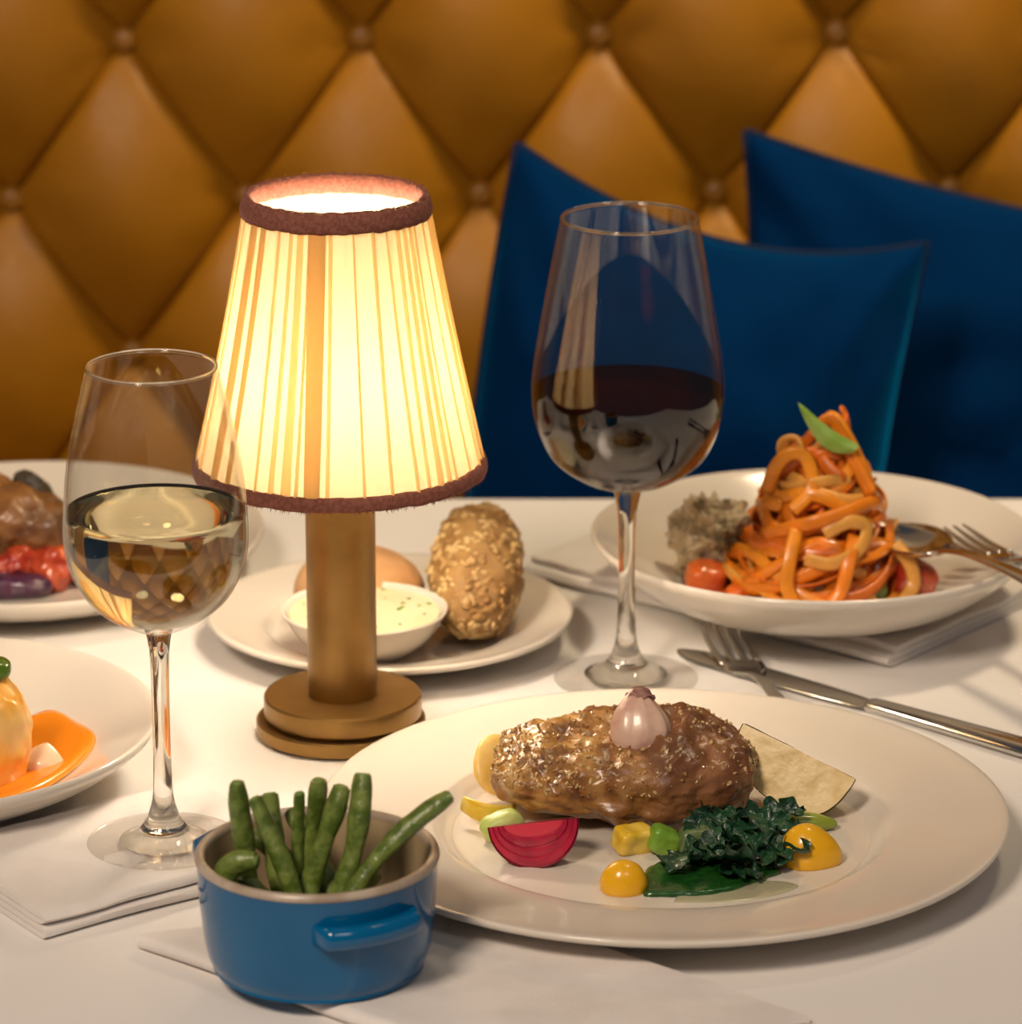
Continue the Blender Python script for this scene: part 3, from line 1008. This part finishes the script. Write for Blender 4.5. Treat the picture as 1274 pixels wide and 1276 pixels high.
def potato():
    root = thing('potato_wedge', 'roasted potato wedge with pale cut face leaning behind the steak', 'potato', (0.1315, 1.716, 0.0365),
                 (math.radians(-28), math.radians(21), math.radians(-20)))
    a, b, c, n, m = 0.0290, 0.022, 0.0255, 36, 12
    SV, SF = wedge(a, b, c, n, m, True)
    SV = [(x + 0.0006 * noise.noise(Vector((x, y, z)) * 120), y, z + 0.0012 * noise.noise(Vector((x, y, z)) * 90)) for x, y, z in SV]
    new_obj('skin', SV, SF, 'potato_skin', root)
    V, F = [], []
    K = 8
    for i in range(n + 1):                      # bulging cut face with a browned rim
        for k in range(K + 1):
            s = k / K
            x, y, z = SV[i * (m + 1)]
            V.append((x * s * 0.985, -0.0012 * (1 - s * s) + 0.0006 * noise.noise(Vector((x * s, 0, z * s)) * 160), z * s * 0.985))
    for i in range(n):
        for k in range(K):
            q = i * (K + 1) + k
            F.append((q, q + 1, q + K + 2, q + K + 1))
    V2, F2 = [], []
    for j in range(m + 1):                       # upper cut face
        for k in range(2 * K + 1):
            s = k / K - 1
            e = SV[j] if s < 0 else SV[n * (m + 1) + j]
            V2.append((abs(s) * e[0] * 0.985, e[1] * 0.985, 0.0008 * noise.noise(Vector((s, j * 0.2, 1)) * 2)))
    for j in range(m):
        for k in range(2 * K):
            q = j * (2 * K + 1) + k
            F2.append((q, q + 1, q + 2 * K + 2, q + 2 * K + 1))
    g = join((V, F), (V2, F2))
    new_obj('flesh', g[0], g[1], 'potato', root, auto=40)


potato()


def onion():
    root = thing('red_onion_wedge', 'crimson pickled onion wedge with layered cut face beside the steak', 'onion', (0.0098, 1.6560, 0.0250),
                 (math.radians(-20), math.radians(-8), math.radians(-4)))
    a, b, c = 0.0204, 0.0150, 0.0205
    lay = [1.0, 0.955, 0.74, 0.53, 0.30]
    n, m = 30, 10
    for L in range(len(lay)):
        s1 = lay[L]
        s0 = lay[L + 1] if L + 1 < len(lay) else 0.0
        SV, SF = [], []
        front = -(0.0003 + 0.0004 * (L % 2))
        for (s, y0) in ((s1, 0.0), (s1 - 0.035, front), (s0 + 0.045 if s0 else 0.0, front - 0.0004), (s0, -0.0001)):
            for i in range(n + 1):
                th = PI + PI * i / n
                SV.append((a * (0.50 + 0.50 * s) * math.cos(th), y0, c * s * math.sin(th)))
        for r in range(3):
            for i in range(n):
                k = r * (n + 1) + i
                SF.append((k, k + 1, k + n + 2, k + n + 1))
        g1 = wedge(a * (0.50 + 0.50 * s1), b * s1, c * s1, n, m)
        V2, F2 = [], []
        for j in range(m + 1):
            e0, e1 = g1[0][j], g1[0][n * (m + 1) + j]
            for k in range(9):
                t = k / 8
                V2.append((e0[0] + (e1[0] - e0[0]) * t, e0[1], 0.0004 * (L % 2)))
        for j in range(m):
            for k in range(8):
                q = j * 9 + k
                F2.append((q, q + 1, q + 10, q + 9))
        g = join(g1, (SV, SF), (V2, F2))
        new_obj('onion_layer', g[0], g[1], 'onion_dark' if L == 0 else ('onion_pale' if L == 4 else 'onion'), root, auto=40)


onion()

g = blob((0.0105, 0.0085, 0.0108), 0.0004, 60, sub=4, seed=3, flat_bottom=-0.0035)
one('puree_dab', g, 'yellow', 'small glossy yellow dab of puree nearest the plate front', 'puree', (0.0490, 1.6230, ZP + 0.0030))
g = blob((0.0122, 0.0100, 0.0150), 0.0005, 60, sub=4, seed=4, flat_bottom=-0.0035,
         fn=lambda p, d: Vector((p.x + 0.10 * p.z * 0 + (0.004 * max(0, d.x) ** 3), p.y, p.z)))
one('puree_dab', g, 'yellow', 'larger yellow dab of puree right of the dark kale', 'puree', (0.1310, 1.6545, ZP + 0.0030))


def dice(name, m, label, cat, loc, size, rot, seed, power=7.0):
    g = blob(size, 0.0010, 80, sub=4, power=power, seed=seed)
    return one(name, g, m, label, cat, loc, rot)


dice('pepper_cube', 'lemon', 'yellow vegetable cube under the front of the steak', 'vegetable', (0.0545, 1.6680, ZP + 0.0055), (0.0085, 0.006, 0.0058), (0.2, 0.1, 0.5), 1)
dice('green_vegetable_cube', 'green', 'bright green vegetable cube next to the yellow cube', 'vegetable', (0.0680, 1.6660, ZP + 0.0060), (0.0072, 0.006, 0.0062), (0.1, 0.4, 0.2), 2, 4.0)
dice('cucumber_cube', 'avocado', 'pale green vegetable cube half hidden by the kale', 'vegetable', (0.0820, 1.6660, ZP + 0.0060), (0.0080, 0.006, 0.0065), (0, 0.1, 0.3), 3, 4.0).data.materials[0] = \
    mat('soft_green_veg', (0.10, 0.15, 0.055), 0.35, col2=(0.15, 0.2, 0.08), nscale=80)
dice('avocado_piece', 'avocado', 'light green avocado piece behind the crimson onion wedge', 'avocado', (-0.0040, 1.6810, ZP + 0.0070), (0.0100, 0.0055, 0.0065), (0.1, -0.35, 0.3), 4, 3.0)
# curled yellow strip and the pale slice leaning on the steak
path = [Vector((-0.022 + 0.0235 * t + 0.0, 1.699 - 0.006 * math.sin(PI * t), ZP + 0.0065 + 0.0035 * (1 - t) ** 2 * 1.2)) for t in [i / 10 for i in range(11)]]
b0 = Vector((-0.012, 1.699, ZP))
g = tube([p - b0 for p in path], [0.0040 + 0.0016 * math.sin(PI * i / 10) for i in range(11)], 10, flat=0.30, up=Vector((0, 1, 0.2)))
one('pepper_strip', g, 'lemon', 'curled yellow pepper strip at the left of the steak', 'pepper', b0)
g = blob((0.0170, 0.0040, 0.0155), 0.0006, 60, sub=4, power=2.6, seed=6)
one('omelette_slice', g, 'omelette', 'pale yellow slice leaning against the left end of the steak', 'vegetable', (-0.0020, 1.7380, ZP + 0.0130), (math.radians(-35), math.radians(25), math.radians(20)))
g = blob((0.0150, 0.0052, 0.0042), 0.0005, 60, sub=4, seed=9)
one('cucumber_slice', g, 'avocado', 'yellow green slice under the potato wedge', 'vegetable', (0.1330, 1.6930, ZP + 0.0040), (0, math.radians(5), math.radians(4))).data.materials[0] = \
    mat('lime_green_flesh', (0.30, 0.36, 0.04), 0.3, col2=(0.22, 0.28, 0.03), nscale=70, coat=0.2)

# kale: ruffled leaves
kale = thing('kale_bunch', 'dark green curly kale tucked under the right of the steak', 'kale', (0.1000, 1.6600, ZP + 0.0010))
rk = random.Random(21)


def ruffle(L, Wd, seed, amp=0.0024, curl=0.22):
    V, F = [], []
    nu, nv = 40, 16
    for i in range(nu + 1):
        u = i / nu
        hw = Wd * (math.sin(PI * min(1, 0.12 + 0.86 * u)) ** 0.6) * (1 + 0.10 * math.sin(u * 40 + seed))
        for j in range(nv + 1):
            v = 2 * j / nv - 1
            e = abs(v) ** 2
            z = amp * e * math.sin(u * 19 + v * 3 + seed * 2.2) + 0.5 * amp * noise.noise(Vector((u * 8 + seed, v * 5, 0)))
            z += curl * L * (u - u * u) + 0.25 * Wd * v * v
            V.append((u * L + amp * 0.6 * e * math.cos(u * 22 + seed), v * hw + 0.4 * amp * math.sin(u * 30 + seed) * e, z))
    for i in range(nu):
        for j in range(nv):
            k = i * (nv + 1) + j
            F.append((k, k + 1, k + nv + 2, k + nv + 1))
    return V, F


for k in range(17):
    L, Wd = rk.uniform(0.018, 0.028), rk.uniform(0.008, 0.012)
    g = ruffle(L, Wd, k)
    t = k / 16
    x = -0.026 + 0.040 * rk.random()
    y = -0.026 + 0.034 * rk.random() + (0.6 * x)
    o = new_obj('leaf', g[0], g[1], 'kale', kale, loc=(x, y, 0.0028 + rk.uniform(0, 0.005)), rot=(rk.uniform(-0.5, 0.5), rk.uniform(-0.30, 0.15), rk.uniform(0, 6.2)))
for (x, y, z, rz) in [(0.008, 0.022, 0.007, 0.2), (0.006, 0.016, 0.006, -0.4), (0.000, 0.020, 0.008, 2.6)]:
    g = ruffle(0.026, 0.008, x * 900)
    new_obj('leaf', g[0], g[1], 'kale', kale, loc=(x, y, z), rot=(0.3, -0.15, rz))


def pool(pts, h, n=4, rag=0.0, seed=0):
    """a flat puddle with a rounded edge from an outline"""
    P = smooth_prof(list(pts) + [pts[0]], 8)[:-1]
    cx = sum(p[0] for p in P) / len(P)
    cy = sum(p[1] for p in P) / len(P)
    rings = [(1.0, 0.0), (0.992, h * 0.5), (0.965, h * 0.9), (0.9, h), (0.45, h * 1.05)]
    V, F = [], []
    for s, z in rings:
        for k, p in enumerate(P):
            q = 1 + rag * noise.noise(Vector((p[0] * 150 + seed, p[1] * 150, 0)))
            V.append((cx + (p[0] - cx) * s * q, cy + (p[1] - cy) * s * q, z))
    m = len(P)
    for r in range(len(rings) - 1):
        for k in range(m):
            l = (k + 1) % m
            F.append((r * m + k, r * m + l, (r + 1) * m + l, (r + 1) * m + k))
    F.append(tuple(range((len(rings) - 1) * m, len(rings) * m)))
    return V, F


g = pool([(-0.026, -0.020), (-0.010, -0.023), (0.008, -0.018), (0.024, -0.006), (0.036, 0.010), (0.020, 0.022), (-0.012, 0.018), (-0.026, 0.004)], 0.0024, rag=0.10)
one('herb_sauce', g, 'herb', 'dark green herb sauce spread in front of the kale', 'sauce', (0.0840, 1.6370, ZP - 0.0003))
g = pool([(-0.026, -0.010), (-0.006, -0.010), (0.016, -0.004), (0.030, 0.008), (0.020, 0.014), (0.0, 0.010), (-0.020, 0.004)], 0.0008)
one('broth_puddle', g, 'sauce_clear', 'thin pale broth pooled at the front of the plate well', 'sauce', (0.0960, 1.6190, ZP - 0.0005))

# ------------------------------------------------------------------ bread, butter
BX, BYY = -0.063, 1.958
zb = 0.0064
g = blob((0.0345, 0.0320, 0.0225), 0.0012, 30, sub=5, power=2.2, seed=8, flat_bottom=-0.013)
one('round_bread_roll', g, 'bread', 'smooth round bread roll behind the lamp column', 'bread roll', (-0.0795, 1.994, zb + 0.0140))
roll = thing('seeded_bread_roll', 'long brown bread roll crusted with seeds right of the lamp', 'bread roll', (-0.0180, 1.9850, zb + 0.0285), (math.radians(13), 0, math.radians(-3)))


def roll_fn(p, d):
    q = p.copy()
    q.x *= 1 - 0.10 * (p.y / 0.06)
    return q


g = blob((0.0235, 0.0540, 0.0225), 0.0022, 60, sub=5, power=2.3, seed=12, fn=roll_fn)
new_obj('crust', g[0], g[1], 'seedroll', roll)
rs = random.Random(9)
gs = []
for k in range(800):
    p = Vector(rs.choice(g[0]))
    nrm = Vector((p.x / 0.0235 ** 2, p.y / 0.054 ** 2, p.z / 0.0225 ** 2)).normalized()
    if p.z < -0.012:
        continue
    s = rs.uniform(0.0011, 0.0024)
    b = bmesh.new()
    bmesh.ops.create_icosphere(b, subdivisions=1, radius=1.0)
    Q = nrm.to_track_quat('Z', 'Y').to_matrix() @ Euler((rs.uniform(-.4, .4), rs.uniform(-.4, .4), rs.uniform(0, 6))).to_matrix()
    gs.append(([p + Q @ Vector((v.co.x * s * 1.5, v.co.y * s, v.co.z * s * 0.45)) for v in b.verts], [tuple(x.index for x in f.verts) for f in b.faces]))
    b.free()
g = join(*gs)
tag(new_obj('seed_topping', g[0], g[1], 'seed', roll), kind='stuff')

bd = thing('butter_dish', 'small white dish of herb butter in front of the round roll', 'butter dish', (-0.0745, 1.9280, zb))
R = 0.0425
g = lathe(smooth_prof([(0.0, 0.0), (0.016, 0.0), (0.019, 0.0015), (0.033, 0.0125), (0.0405, 0.0235), (R, 0.0268), (R - 0.0008, 0.0276), (R - 0.0022, 0.0265), (0.0385, 0.0240), (0.030, 0.0130), (0.018, 0.0035), (0.0, 0.003)], 5), 72)
new_obj('dish', g[0], g[1], 'china', bd)
g = lathe(smooth_prof([(0.0, 0.0262), (0.02, 0.0260), (0.0340, 0.0256), (0.0383, 0.0247), (0.030, 0.0160), (0.0, 0.012)], 5), 64)
new_obj('butter', [(x, y, z + (0.0006 * noise.noise(Vector((x, y, 0)) * 90) if z > 0.0245 and math.hypot(x, y) < 0.036 else 0)) for x, y, z in g[0]], g[1], 'butter', bd)
gs = []
for k in range(26):
    a, r = rs.uniform(0, 2 * PI), 0.034 * math.sqrt(rs.random())
    s = rs.uniform(0.0005, 0.0011)
    b = bmesh.new()
    bmesh.ops.create_icosphere(b, subdivisions=1, radius=1.0)
    gs.append(([Vector((r * math.cos(a) + v.co.x * s * 1.5, r * math.sin(a) + v.co.y * s, 0.0263 + v.co.z * s * 0.5)) for v in b.verts], [tuple(x.index for x in f.verts) for f in b.faces]))
    b.free()
g = join(*gs)
tag(new_obj('herb_flecks', g[0], g[1], 'green', bd), kind='stuff')

# ------------------------------------------------------------------ pasta
PCX, PCY, PCZ = 0.1580, 1.9900, 0.0190
nest = thing('pasta_nest', 'tall twisted nest of orange tagliatelle in the white bowl', 'pasta', (PCX, PCY, PCZ))
rp = random.Random(31)


def cone_r(z):
    t = min(1.0, max(0.0, z / 0.086))
    return 0.0430 * (1 - t) ** 0.80 + 0.0110


def strand(z0, z1, a0, turns, wob, width, mk, rs_):
    N = 30
    path = []
    for i in range(N + 1):
        t = i / N
        z = z0 + (z1 - z0) * t + wob * math.sin(PI * 2 * t + a0) * 0.5
        a = a0 + turns * 2 * PI * t
        r = cone_r(z) * rs_ + 0.0018 * math.sin(9 * t + a0 * 3)
        zz = max(0.003, z)
        path.append((r * math.cos(a) + 0.004 * zz / 0.086, r * 0.92 * math.sin(a), zz))
    rad = [width * (0.5 if i in (0, N) else 1.0) for i in range(N + 1)]
    g = tube(path, rad, 8, flat=0.30, twist=rp.uniform(-0.9, 0.9), tw0=PI / 2)
    new_obj('tagliatelle', g[0], g[1], mk, nest)


for k in range(64):
    lev = rp.random() ** 1.15
    z0 = 0.004 + 0.074 * lev
    strand(z0, z0 + rp.uniform(-0.026, 0.030), rp.uniform(0, 2 * PI), rp.uniform(0.22, 0.60) * rp.choice((-1, 1)), rp.uniform(-0.022, 0.022),
           rp.uniform(0.0026, 0.0040), rp.choice(('pasta0', 'pasta1', 'pasta2', 'pasta0', 'pasta1', 'pasta3')), rp.uniform(0.86, 1.05))
# core so that no gaps show through, as a dense bundle of strands
for k in range(16):
    a = 2 * PI * k / 16
    path = [(cone_r(z) * 0.72 * math.cos(a + z * 14) + 0.004 * z / 0.086, cone_r(z) * 0.66 * math.sin(a + z * 14), z) for z in [0.004 + 0.0052 * i for i in range(15)]]
    g = tube(path, [0.0072 - 0.00028 * i for i in range(15)], 8, flat=0.5)
    new_obj('tagliatelle', g[0], g[1], 'pasta1', nest)
# loops that hang and stand out of the nest
LOOPS = [
    [(-0.012, -0.036, 0.048), (-0.016, -0.045, 0.034), (-0.017, -0.048, 0.020), (-0.010, -0.050, 0.008), (-0.004, -0.050, 0.004)],
    [(0.018, -0.034, 0.044), (0.014, -0.044, 0.032), (0.010, -0.048, 0.018), (0.000, -0.052, 0.008), (-0.006, -0.052, 0.004)],
    [(0.000, -0.006, 0.088), (0.003, -0.010, 0.098), (0.009, -0.010, 0.097), (0.017, -0.014, 0.080), (0.027, -0.020, 0.062)],
    [(0.006, 0.000, 0.092), (0.008, -0.006, 0.101), (0.014, -0.010, 0.095), (0.024, -0.012, 0.076), (0.030, -0.014, 0.060)],
    [(-0.026, -0.014, 0.062), (-0.022, -0.018, 0.076), (-0.014, -0.020, 0.084), (-0.006, -0.020, 0.080), (-0.004, -0.024, 0.066), (-0.014, -0.030, 0.056)],
    [(-0.016, -0.010, 0.074), (-0.018, -0.014, 0.088), (-0.011, -0.016, 0.090), (-0.008, -0.018, 0.080)],
    [(-0.028, -0.020, 0.040), (-0.010, -0.036, 0.050), (0.010, -0.036, 0.056), (0.028, -0.022, 0.058), (0.034, -0.008, 0.050)],
    [(0.040, -0.016, 0.034), (0.048, -0.020, 0.024), (0.050, -0.022, 0.014), (0.044, -0.028, 0.006)],
    [(0.002, -0.038, 0.046), (0.014, -0.036, 0.052), (0.024, -0.032, 0.048), (0.020, -0.038, 0.038), (0.006, -0.044, 0.032), (-0.008, -0.042, 0.034)],
]
for k, pts in enumerate(LOOPS):
    g = tube(smooth_prof(pts, 6), [0.0038] * (6 * (len(pts) - 1) + 1), 8, flat=0.34, twist=rp.uniform(-0.6, 0.6), up=Vector((0, -1, 0.1)))
    new_obj('tagliatelle', g[0], g[1], ('pasta2', 'pasta0', 'pasta0', 'pasta2', 'pasta2', 'pasta3', 'pasta0', 'pasta3', 'pasta3')[k], nest)

V, F = [], []
for i in range(15):
    t = i / 14
    c = Vector((0.0185 - 0.0300 * t, -0.012 + 0.002 * t, 0.086 - 0.010 * math.sin(PI * t) * 0 + 0.0245 * t - 0.006 * math.sin(PI * t)))
    hw = 0.0062 * math.sin(PI * min(1.0, 0.10 + 0.90 * t)) ** 0.7 * (1 - 0.35 * t)
    for j in range(7):
        v = j / 3 - 1
        V.append((c.x + 0.62 * hw * v, c.y + 0.0018 * abs(v) - 0.002, c.z + 0.72 * hw * v))
for i in range(14):
    for j in range(6):
        k = i * 7 + j
        F.append((k, k + 1, k + 8, k + 7))
V2 = [(x, y + 0.0006, z) for x, y, z in V]
g = join((V, F), (V2, F))
one('herb_leaf', g, 'leaf', 'pointed fresh green leaf on top of the pasta', 'herb', (PCX, PCY - 0.008, PCZ))

fz = 0.0200
g = blob((0.0190, 0.0150, 0.0225), 0.0100, 95, sub=6, power=2.4, seed=15)
one('fish_flakes', g, 'clump', 'clump of grey beige fish flakes left of the pasta nest', 'fish', (0.1060, 2.0050, 0.0440))
g = blob((0.0125, 0.0105, 0.0110), 0.0012, 70, sub=4, power=3.2, seed=17)
one('tomato_piece', g, 'tomato', 'glossy red tomato piece right of the pasta by the spoon', 'tomato', (0.2090, 1.9820, fz + 0.0110), (0.2, 0.3, 0.4))
g = blob((0.0105, 0.0095, 0.0095), 0.0012, 70, sub=4, power=3.0, seed=18)
one('carrot_piece', g, 'carrot', 'orange red vegetable piece at the left foot of the pasta', 'vegetable', (0.1010, 1.9840, fz + 0.0105), (0.3, 0.2, 0.1))
g = blob((0.0100, 0.0070, 0.0060), 0.0012, 70, sub=4, power=2.6, seed=19)
one('carrot_piece', g, 'carrot', 'flat orange red vegetable piece in front of the fish flakes', 'vegetable', (0.1200, 1.9700, fz + 0.0065), (0.1, 0.1, 0.5))
g = blob((0.0100, 0.0040, 0.0035), 0.0006, 70, sub=4, seed=20)
one('green_pepper_strip', g, 'green', 'flat green vegetable strip at the front left of the pasta', 'vegetable', (0.1245, 1.9530, fz + 0.0040), (0, 0.05, -0.1))
g = blob((0.0062, 0.0052, 0.0088), 0.0006, 70, sub=4, seed=22)
one('green_olive', g, 'green', 'upright green vegetable piece between pasta and tomato', 'vegetable', (0.1880, 1.9640, fz + 0.0090), (0.1, 0.2, 0)).data.materials[0] = \
    mat('olive_skin', (0.10, 0.15, 0.02), 0.2, coat=0.5)
g = blob((0.0130, 0.0100, 0.0100), 0.0014, 60, sub=4, power=2.6, seed=24)
one('mushroom_piece', g, 'roast', 'dark brown piece below the fish flakes in the bowl', 'vegetable', (0.1150, 1.9990, fz + 0.0110))


# ------------------------------------------------------------------ cutlery (built along +x, from the working end to the handle end)
def strip(stations, th, nw=8):
    """stations: (s, z, half width, cup depth) -> closed solid"""
    V, F = [], []
    for side in (0, 1):
        for (s, z, hw, cup) in stations:
            for j in range(nw + 1):
                v = 2 * j / nw - 1
                edge = 1 - abs(v) ** 4
                V.append((s, v * hw, z - cup * (1 - v * v) + (th / 2 * edge if side == 0 else -th / 2 * edge)))
    n = len(stations)
    S = n * (nw + 1)
    for side in (0, 1):
        for i in range(n - 1):
            for j in range(nw):
                k = side * S + i * (nw + 1) + j
                F.append((k, k + 1, k + nw + 2, k + nw + 1))
    for e in (0, n - 1):
        for j in range(nw):
            k = e * (nw + 1) + j
            F.append((k, k + 1, S + k + 1, S + k))
    for i in range(n - 1):
        for j in (0, nw):
            k = i * (nw + 1) + j
            F.append((k, k + nw + 1, S + k + nw + 1, S + k))
    return V, F


def orient(o, a, b, roll=0.0):
    """place a thing whose +x runs from point a to point b"""
    a, b = Vector(a), Vector(b)
    d = (b - a).normalized()
    q = d.to_track_quat('X', 'Z')
    o.rotation_mode = 'QUATERNION'
    o.rotation_quaternion = q @ Euler((roll, 0, 0)).to_quaternion()
    o.location = (a.x, a.y, a.z + TZ)


def spoon(label, a, b, roll=0.0):
    root = thing('spoon', label, 'spoon')
    st = []
    for i in range(15):
        t = i / 14
        s = 0.055 * t
        hw = 0.0175 * (math.sin(PI * (0.02 + 0.93 * t)) ** 0.55) * (0.93 + 0.1 * (1 - t))
        cup = 0.0085 * math.sin(PI * min(1, 0.05 + 0.93 * t)) ** 0.8
        st.append((s, 0.0, hw, cup))
    g = strip(st, 0.0014)
    new_obj('bowl', g[0], g[1], 'steel', root)
    hs = smooth_prof([(0.053, -0.0004, 0.0046, 0.0016), (0.062, 0.0016, 0.0034, 0.0), (0.085, 0.0045, 0.0033, 0.0), (0.130, 0.0045, 0.0052, 0.0), (0.175, 0.0010, 0.0085, 0.0), (0.190, 0.0, 0.0075, 0.0), (0.194, 0.0, 0.003, 0.0)], 4)
    g = strip(hs, 0.0030)
    new_obj('handle', g[0], g[1], 'steel', root)
    orient(root, a, b, roll)
    return root


def fork(label, a, b, roll=0.0):
    root = thing('fork', label, 'fork')
    for k in range(4):
        y = (k - 1.5) * 0.0062
        pts = smooth_prof([(0.0, y * 0.92, 0.0035), (0.012, y, 0.0010), (0.028, y, -0.0012), (0.046, y, -0.0018)], 4)
        g = tube(pts, [0.0007 + 0.0011 * min(1, i / 5) for i in range(len(pts))], 8, flat=0.8)
        new_obj('tine', g[0], g[1], 'steel', root)
    hs = smooth_prof([(0.045, -0.0018, 0.0112, 0.0), (0.056, -0.0016, 0.0108, 0.0006), (0.064, 0.0000, 0.0072, 0.0004), (0.074, 0.0020, 0.0036, 0.0), (0.095, 0.0038, 0.0033, 0.0), (0.140, 0.0035, 0.0055, 0.0), (0.180, 0.0005, 0.0085, 0.0), (0.195, 0.0, 0.0072, 0.0), (0.199, 0.0, 0.003, 0.0)], 4)
    g = strip(hs, 0.0026)
    new_obj('handle', g[0], g[1], 'steel', root)
    orient(root, a, b, roll)
    return root


def knife(label, a, b):
    root = thing('table_knife', label, 'knife')
    hs = smooth_prof([(0.0, 0.0, 0.0016, 0.0), (0.004, 0.0, 0.0052, 0.0), (0.014, 0.0, 0.0088, 0.0), (0.040, 0.0, 0.0100, 0.0), (0.090, 0.0, 0.0095, 0.0), (0.118, 0.0, 0.0075, 0.0), (0.126, 0.0, 0.0055, 0.0)], 4)
    g = strip(hs, 0.0018)
    new_obj('blade', g[0], g[1], 'steel', root)
    hs = smooth_prof([(0.125, 0.0, 0.0055, 0.0), (0.132, 0.0005, 0.0060, 0.0), (0.165, 0.0008, 0.0072, 0.0), (0.215, 0.0010, 0.0092, 0.0), (0.232, 0.0005, 0.0080, 0.0), (0.237, 0.0, 0.003, 0.0)], 4)
    g = strip(hs, 0.0066)
    new_obj('handle', g[0], g[1], 'steel', root)
    orient(root, a, b)
    return root


knife('steel table knife lying on the cloth behind the dinner plate', (0.0865, 1.9545, 0.0016), (0.2600, 1.7936, 0.0032))
fork('steel fork with its tines crossing the knife and its handle under the plate rim', (0.1075, 1.9735, 0.0060), (0.1490, 1.7790, 0.0040))
spoon('serving spoon resting on the right rim of the pasta bowl', (0.1955, 2.0010, 0.0545), (0.2780, 1.8380, 0.0620), math.radians(8))
fork('fork lying next to the spoon on the right rim of the pasta bowl', (0.2300, 2.0080, 0.0480), (0.3060, 1.8430, 0.0600))

# ------------------------------------------------------------------ shallow bowl at the left edge: sauce and squash
SB = (-0.2850, 1.7640, 0.0072)
g = pool([(-0.060, -0.045), (-0.010, -0.072), (0.042, -0.070), (0.068, -0.050), (0.084, -0.016), (0.089, 0.014), (0.077, 0.038), (0.064, 0.054), (0.044, 0.050), (0.0, 0.052), (-0.050, 0.040), (-0.070, 0.0)], 0.0040)
V = [(x, y, z + 0.20 * max(0, math.hypot(x, y) - 0.046) + 0.11 * max(0, math.hypot(x, y) - 0.066)) for x, y, z in g[0]]
one('orange_sauce', (V, g[1]), 'orange', 'bright orange sauce pooled in the bowl at the left edge', 'sauce', SB)
g = blob((0.0260, 0.0220, 0.0290), 0.0032, 45, sub=5, power=2.5, seed=33)
one('squash_piece', g, 'squash', 'glazed yellow orange squash piece standing in the orange sauce', 'squash', (-0.2490, 1.7440, 0.0350))
g = blob((0.0110, 0.0075, 0.0050), 0.0005, 45, sub=4, power=3.0, seed=34)
one('pepper_slice', g, 'green', 'green pepper slice on top of the squash piece', 'pepper', (-0.2420, 1.7450, 0.0660)).data.materials[0] = \
    mat('pepper_skin', (0.07, 0.16, 0.008), 0.2, coat=0.5)
g = blob((0.0120, 0.0040, 0.0110), 0.0006, 45, sub=4, power=1.3, seed=35)
one('onion_petal', g, 'china', 'white onion petal standing in the orange sauce', 'onion', (-0.2180, 1.7480, 0.0170), (math.radians(-30), math.radians(12), 0)).data.materials[0] = \
    mat('onion_flesh', (0.78, 0.56, 0.38), 0.3, coat=0.2)

# ------------------------------------------------------------------ far-left plate: roast meat and vegetables
zf = 0.0078
g = blob((0.0330, 0.0240, 0.0195), 0.0060, 50, sub=5, power=2.6, seed=41)
one('roast_meat_slice', g, 'roast', 'browned roast meat piece on the far left plate', 'meat', (-0.2660, 2.0700, zf + 0.0260), (0, math.radians(20), 0))
g = blob((0.0100, 0.0100, 0.0250), 0.0030, 45, sub=4, power=2.4, seed=42)
one('charred_skin', g, 'char', 'dark charred strip standing on the roast meat', 'meat', (-0.2540, 2.0850, zf + 0.0310), (0, math.radians(-34), 0))
for (x, y, s, sd, lab) in [(-0.2480, 2.0420, 0.0125, 43, 'red tomato piece under the roast meat, left of the other tomato pieces'), (-0.2330, 2.0480, 0.0115, 44, 'glossy red tomato piece at the right end of the roast meat'),
                           (-0.2640, 2.0400, 0.0120, 45, 'red tomato piece at the left edge of the photo under the meat')]:
    g = blob((s * 1.2, s * 0.9, s * 0.8), 0.0055, 75, sub=5, power=2.4, seed=sd)
    one('tomato_piece', g, 'tomato', lab, 'tomato', (x, y, zf + s * 0.75), (0.2, 0.1, sd)).data.materials[0] = M['carrot'] if sd == 44 else M['tomato']
g = blob((0.0240, 0.0110, 0.0075), 0.0020, 60, sub=4, power=2.4, seed=46)
one('purple_cabbage', g, 'purple', 'dark purple cabbage heap in front of the red tomato', 'cabbage', (-0.2690, 2.0240, zf + 0.0060))
g = blob((0.0110, 0.0090, 0.0080), 0.0015, 60, sub=4, power=2.6, seed=47)
one('olive_green_vegetable', g, 'olive', 'dull olive green vegetable right of the roast meat', 'vegetable', (-0.2290, 2.0840, zf + 0.0110))
